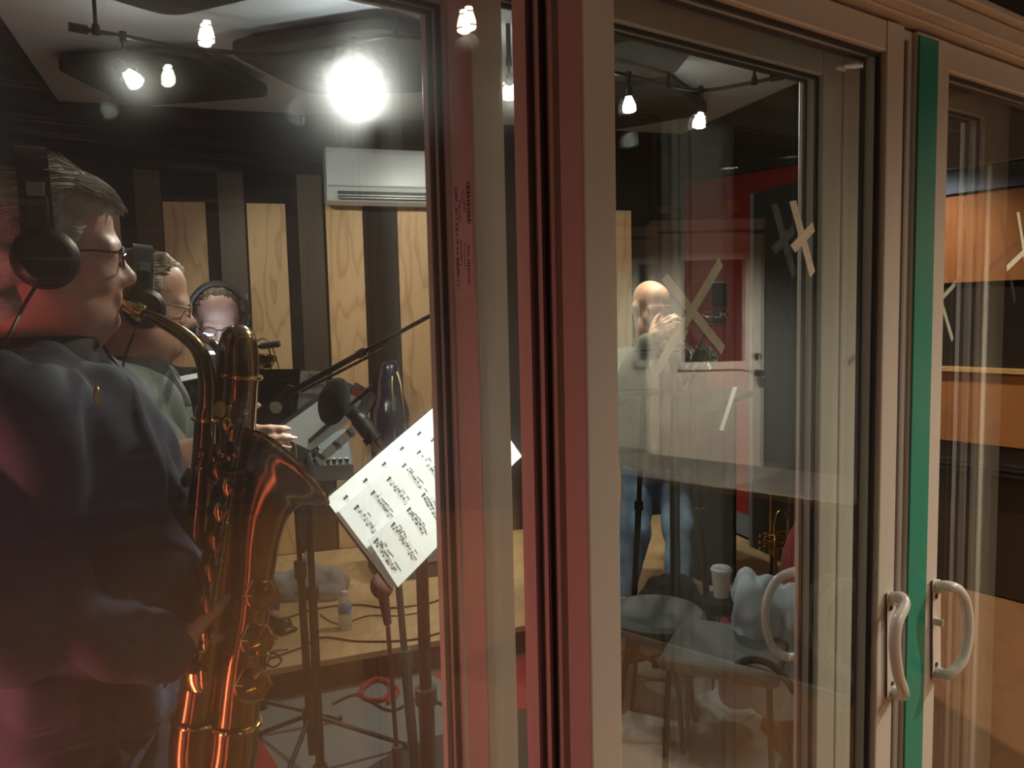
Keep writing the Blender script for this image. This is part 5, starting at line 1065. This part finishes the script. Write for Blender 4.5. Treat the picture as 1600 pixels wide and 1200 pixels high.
rb_ = SD(); rb_.k = .06; r0 = Vector((jb.x+.27, jb.y+.26, 0)); rb_.cap(r0+Vector((.05, .05, .78)), r0+Vector((-.08, -.06, .42)), .06, .10); rb_.cap(r0+Vector((.05, .05, .74)), r0+Vector((.14, .02, .40)), .07, .12); rb_.box(r0+Vector((.05, .02, .22)), .30, .22, .42)
rbag = blob(rb_, .012, 0, 'red_bag', mat('red_canvas', (.22, .025, .03), .85), None, (.03, (8, 8, 5), 2)); tag(rbag, 'slumped dark red canvas bag beside the blue-grey jacket', 'bag')
tag(MB().tube(smooth_path([atz(1140, 1050, .46), atz(1165, 1032, .5), atz(1200, 1036, .52), atz(1228, 1062, .48), atz(1240, 1080, .40)]), .011, 8).build('bag_strap', mat('strap_black', (.012, .012, .012), .6), smooth=True), 'black padded strap curling below the blue-grey jacket', 'strap')
bb = SD(); bb.k = .05; b0 = atz(1050, 975, .13); bb.ell(b0+Vector((0, .05, .10)), .13, .10, .11); bb.cap(b0+Vector((-.1, .05, .06)), b0+Vector((.1, .05, .06)), .06)
tag(blob(bb, .012, 0, 'black_bag', mat('black_nylon', (.012, .012, .012), .6), None, (.02, (9, 9, 9), 8)), 'slumped black bag on the riser between the stand legs', 'bag')

# clip lamp placed at a bluish glint to light the face with the goatee
cl = empty('clip_lamp', atY(372, 600, 2.98)); tag(cl, 'small cool clip lamp placed at a bluish glint to light the face with the goatee', 'lamp')
MB().box(atY(372, 596, 2.98), .03, .03, .03).build('clip', M_plastic_b, cl, bevel=.004)
MB().tube(smooth_path([atY(372, 592, 2.98), atY(362, 572, 3.0), atY(336, 556, 3.02)]), .004, 8).build('gooseneck', M_plastic_b, cl, smooth=True)
MB().box(atY(331, 551, 3.03), .03, .025, .012).build('lamp_head', mat('cool_led', (.8, .9, 1), .4, emit=(.7, .85, 1), es=6), cl, bevel=.003)
o = lamp('clip_light', 'SPOT', atY(332, 543, 3.04), 2.5, (.72, .82, 1), .03, atY(345, 500, 3.25), 100, .7); o.parent = cl; o.matrix_parent_inverse = Matrix.Translation(-WORLD[cl.name])
# ================================================================== CONTROL ROOM THINGS (they show in the glass)
def R_(x, y, Y): return mirror(atY(x, y, Y))
YW = 6.15
wdir = (R_(1200, 500, YW)-R_(1000, 500, YW)); wdir.z = 0; wdir.normalize()
wn = mirror(Vector((0, 5, 0)))-mirror(Vector((0, 6, 0))); wn.normalize()       # out of the door wall towards the room
M_dw = mat('door_white', (.80, .80, .76), .4)
def wbox(mb, x0, x1, y0, y1, Y, d0, d1, zlo=None):
    a = R_(x0, y1, Y); b = R_(x1, y1, Y); c = R_(x1, y0, Y); e = R_(x0, y0, Y)
    b = a+wdir*((b-a).dot(wdir)); zt = e.z; zb = a.z if zlo is None else zlo
    p = lambda q, z, d: Vector((q.x, q.y, z))+wn*d
    return mb.hexa([p(a, zb, d1), p(b, zb, d1), p(b, zb, d0), p(a, zb, d0), p(a, zt, d1), p(b, zt, d1), p(b, zt, d0), p(a, zt, d0)])
dr = empty('door_7', R_(1110, 900, YW)); struct(dr, 'white half-glazed door of the control room, mirrored in the glass', 'door')
YD = YW-.02
wbox(MB(), 1032, 1062, 366, 900, YD, 0, .045, .01).build('stile', M_dw, dr); wbox(MB(), 1168, 1190, 366, 900, YD, 0, .045, .01).build('stile', M_dw, dr)
wbox(MB(), 1062, 1168, 366, 404, YD, 0, .045).build('top_rail', M_dw, dr); wbox(MB(), 1062, 1168, 572, 900, YD, 0, .045, .01).build('lower_panel', M_dw, dr)
wbox(MB(), 1064, 1166, 406, 570, YD, .018, .026).build('window_pane', mat('door_window_dark', (.015, .015, .015), .1), dr)
for (x0, x1, y0, y1) in ((1058, 1172, 398, 408), (1058, 1172, 566, 578), (1058, 1068, 398, 578), (1162, 1172, 398, 578)): wbox(MB(), x0, x1, y0, y1, YD, .045, .06).build('window_trim', M_dw, dr)
wbox(MB(), 1075, 1155, 640, 820, YD, .045, .052).build('raised_panel', M_dw, dr)
MB().lathe([(0, 0), (.028, 0), (.028, .006), (.012, .01), (.012, .04), (.028, .05), (.03, .065), (.02, .078), (0, .08)], R_(1182, 582, YD)+wn*.045, wn, 18).build('door_knob', mat('knob_bronze', (.3, .14, .08), .25, 1), dr, smooth=True)
MB().lathe([(0, 0), (.026, 0), (.026, .012), (0, .014)], R_(1182, 556, YD)+wn*.045, wn, 18).build('deadbolt', mat('knob_bronze', (.3, .14, .08), .25, 1), dr, smooth=True)
for i, (x0, x1, y0, y1, lo) in enumerate(((1016, 1031, 352, 900, .0), (1016, 1193, 346, 362, None))):
    struct(wbox(MB(), x0, x1, y0, y1, YW, 0, .05 if i < 1 else .06, lo).build('trim_%d' % (20+i), M_dw), ['white door casing beside the white door of the control room, hinge side', 'white door casing above the white door of the control room'][i], 'trim')
for i, (x0, x1, y0, y1) in enumerate(((1033, 1053, 322, 333), (1048, 1062, 331, 341), (1136, 1156, 313, 331), (1132, 1146, 324, 340))):
    tag(wbox(MB(), x0, x1, y0, y1, YW, .001+.001*i, .002+.001*i).build('sticky_note', mat('note_yellow' if i != 1 else 'note_pale', (.8, .6, .2) if i != 1 else (.7, .62, .35), .7)), ['yellow sticky note above the white door, higher of the left pair', 'pale sticky note above the white door, lower of the left pair', 'wide yellow sticky note above the white door knob side', 'small yellow sticky note tucked under the wide one'][i], 'sticky note')
# wood-fronted cabinet on the side wall of the control room
def zu(y, x=1540, u=4.5):
    d = ray(x, y); return (CAM+d*(u/d.dot(U))).z
cb = empty('wall_cabinet', P(4.3, -.1, 0)); tag(cb, 'tall wood-fronted cabinet with a white cornice, mirrored in the far door leaf', 'cabinet')
M_or = wood('orange_wood', (.55, .22, .07), (.42, .15, .045), (3, 3, .5), rough=.4)
for nm, y1, y0, d, m in (('cornice', 262, 150, .14, M_white), ('blue_trim', 300, 264, .10, mat('trim_blue', (.22, .32, .5), .5)), ('wood_panel', 440, 302, .08, M_or), ('dark_screen', 572, 442, .06, mat('screen_dark', (.03, .022, .018), .3)), ('gold_strip', 580, 573, .11, mat('strip_gold', (.8, .5, .18), .4)), ('wood_drawer', 690, 581, .09, M_or), ('dark_shelf', 722, 692, .06, mat('shelf_brown', (.05, .03, .02), .4)), ('steel_strip', 727, 723, .10, M_chrome), ('steel_strip', 735, 731, .10, M_chrome)):
    z1_, z0_ = zu(y0), zu(y1); MB().uvbox(4.499-d, 4.499, -.7, .70, z0_, z1_).build(nm, m, cb)
MB().uvbox(4.45, 4.499, -.7, .70, .01, zu(736)).build('base', mat('shelf_brown', (.05, .03, .02), .4), cb)
# long dark mixing desk in the control room; its top edge shows as a bright line in the glass
q0, q1 = mirror(atz(900, 980, 0)), mirror(atz(1330, 1108, 0)); dd = (q1-q0).normalized(); nn_ = Vector((-dd.y, dd.x, 0)); nn_ = nn_ if nn_.dot(mirror(atz(1100, 950, 0))-q0) > 0 else -nn_
dk = empty('mixing_desk', q0.lerp(q1, .5)); tag(dk, 'long dark mixing desk standing on the brown floor of the control room', 'desk')
MB().prism([q0+nn_*.02, q1+nn_*.02, q1+nn_*.5, q0+nn_*.5], (0, 0, .78)).build('carcass', mat('desk_dark', (.02, .019, .018), .5), dk, bevel=.004)
MB().prism([q0+ZV*.78, q1+ZV*.78, q1+nn_*.52+ZV*.78, q0+nn_*.52+ZV*.78], (0, 0, .022)).build('top', mat('desk_top', (.06, .05, .04), .4), dk, bevel=.003)
MB().prism([q0+ZV*.776-nn_*.006, q1+ZV*.776-nn_*.006, q1+ZV*.776, q0+ZV*.776], (0, 0, .024)).build('edge_strip', mat('strip_brass', (.8, .62, .25), .25, 1), dk)
MB().prism([q0-nn_*.012, q1-nn_*.012, q1, q0], (0, 0, .05)).build('kick_strip', mat('strip_pale', (.6, .55, .48), .4), dk)
# (temporary test light)
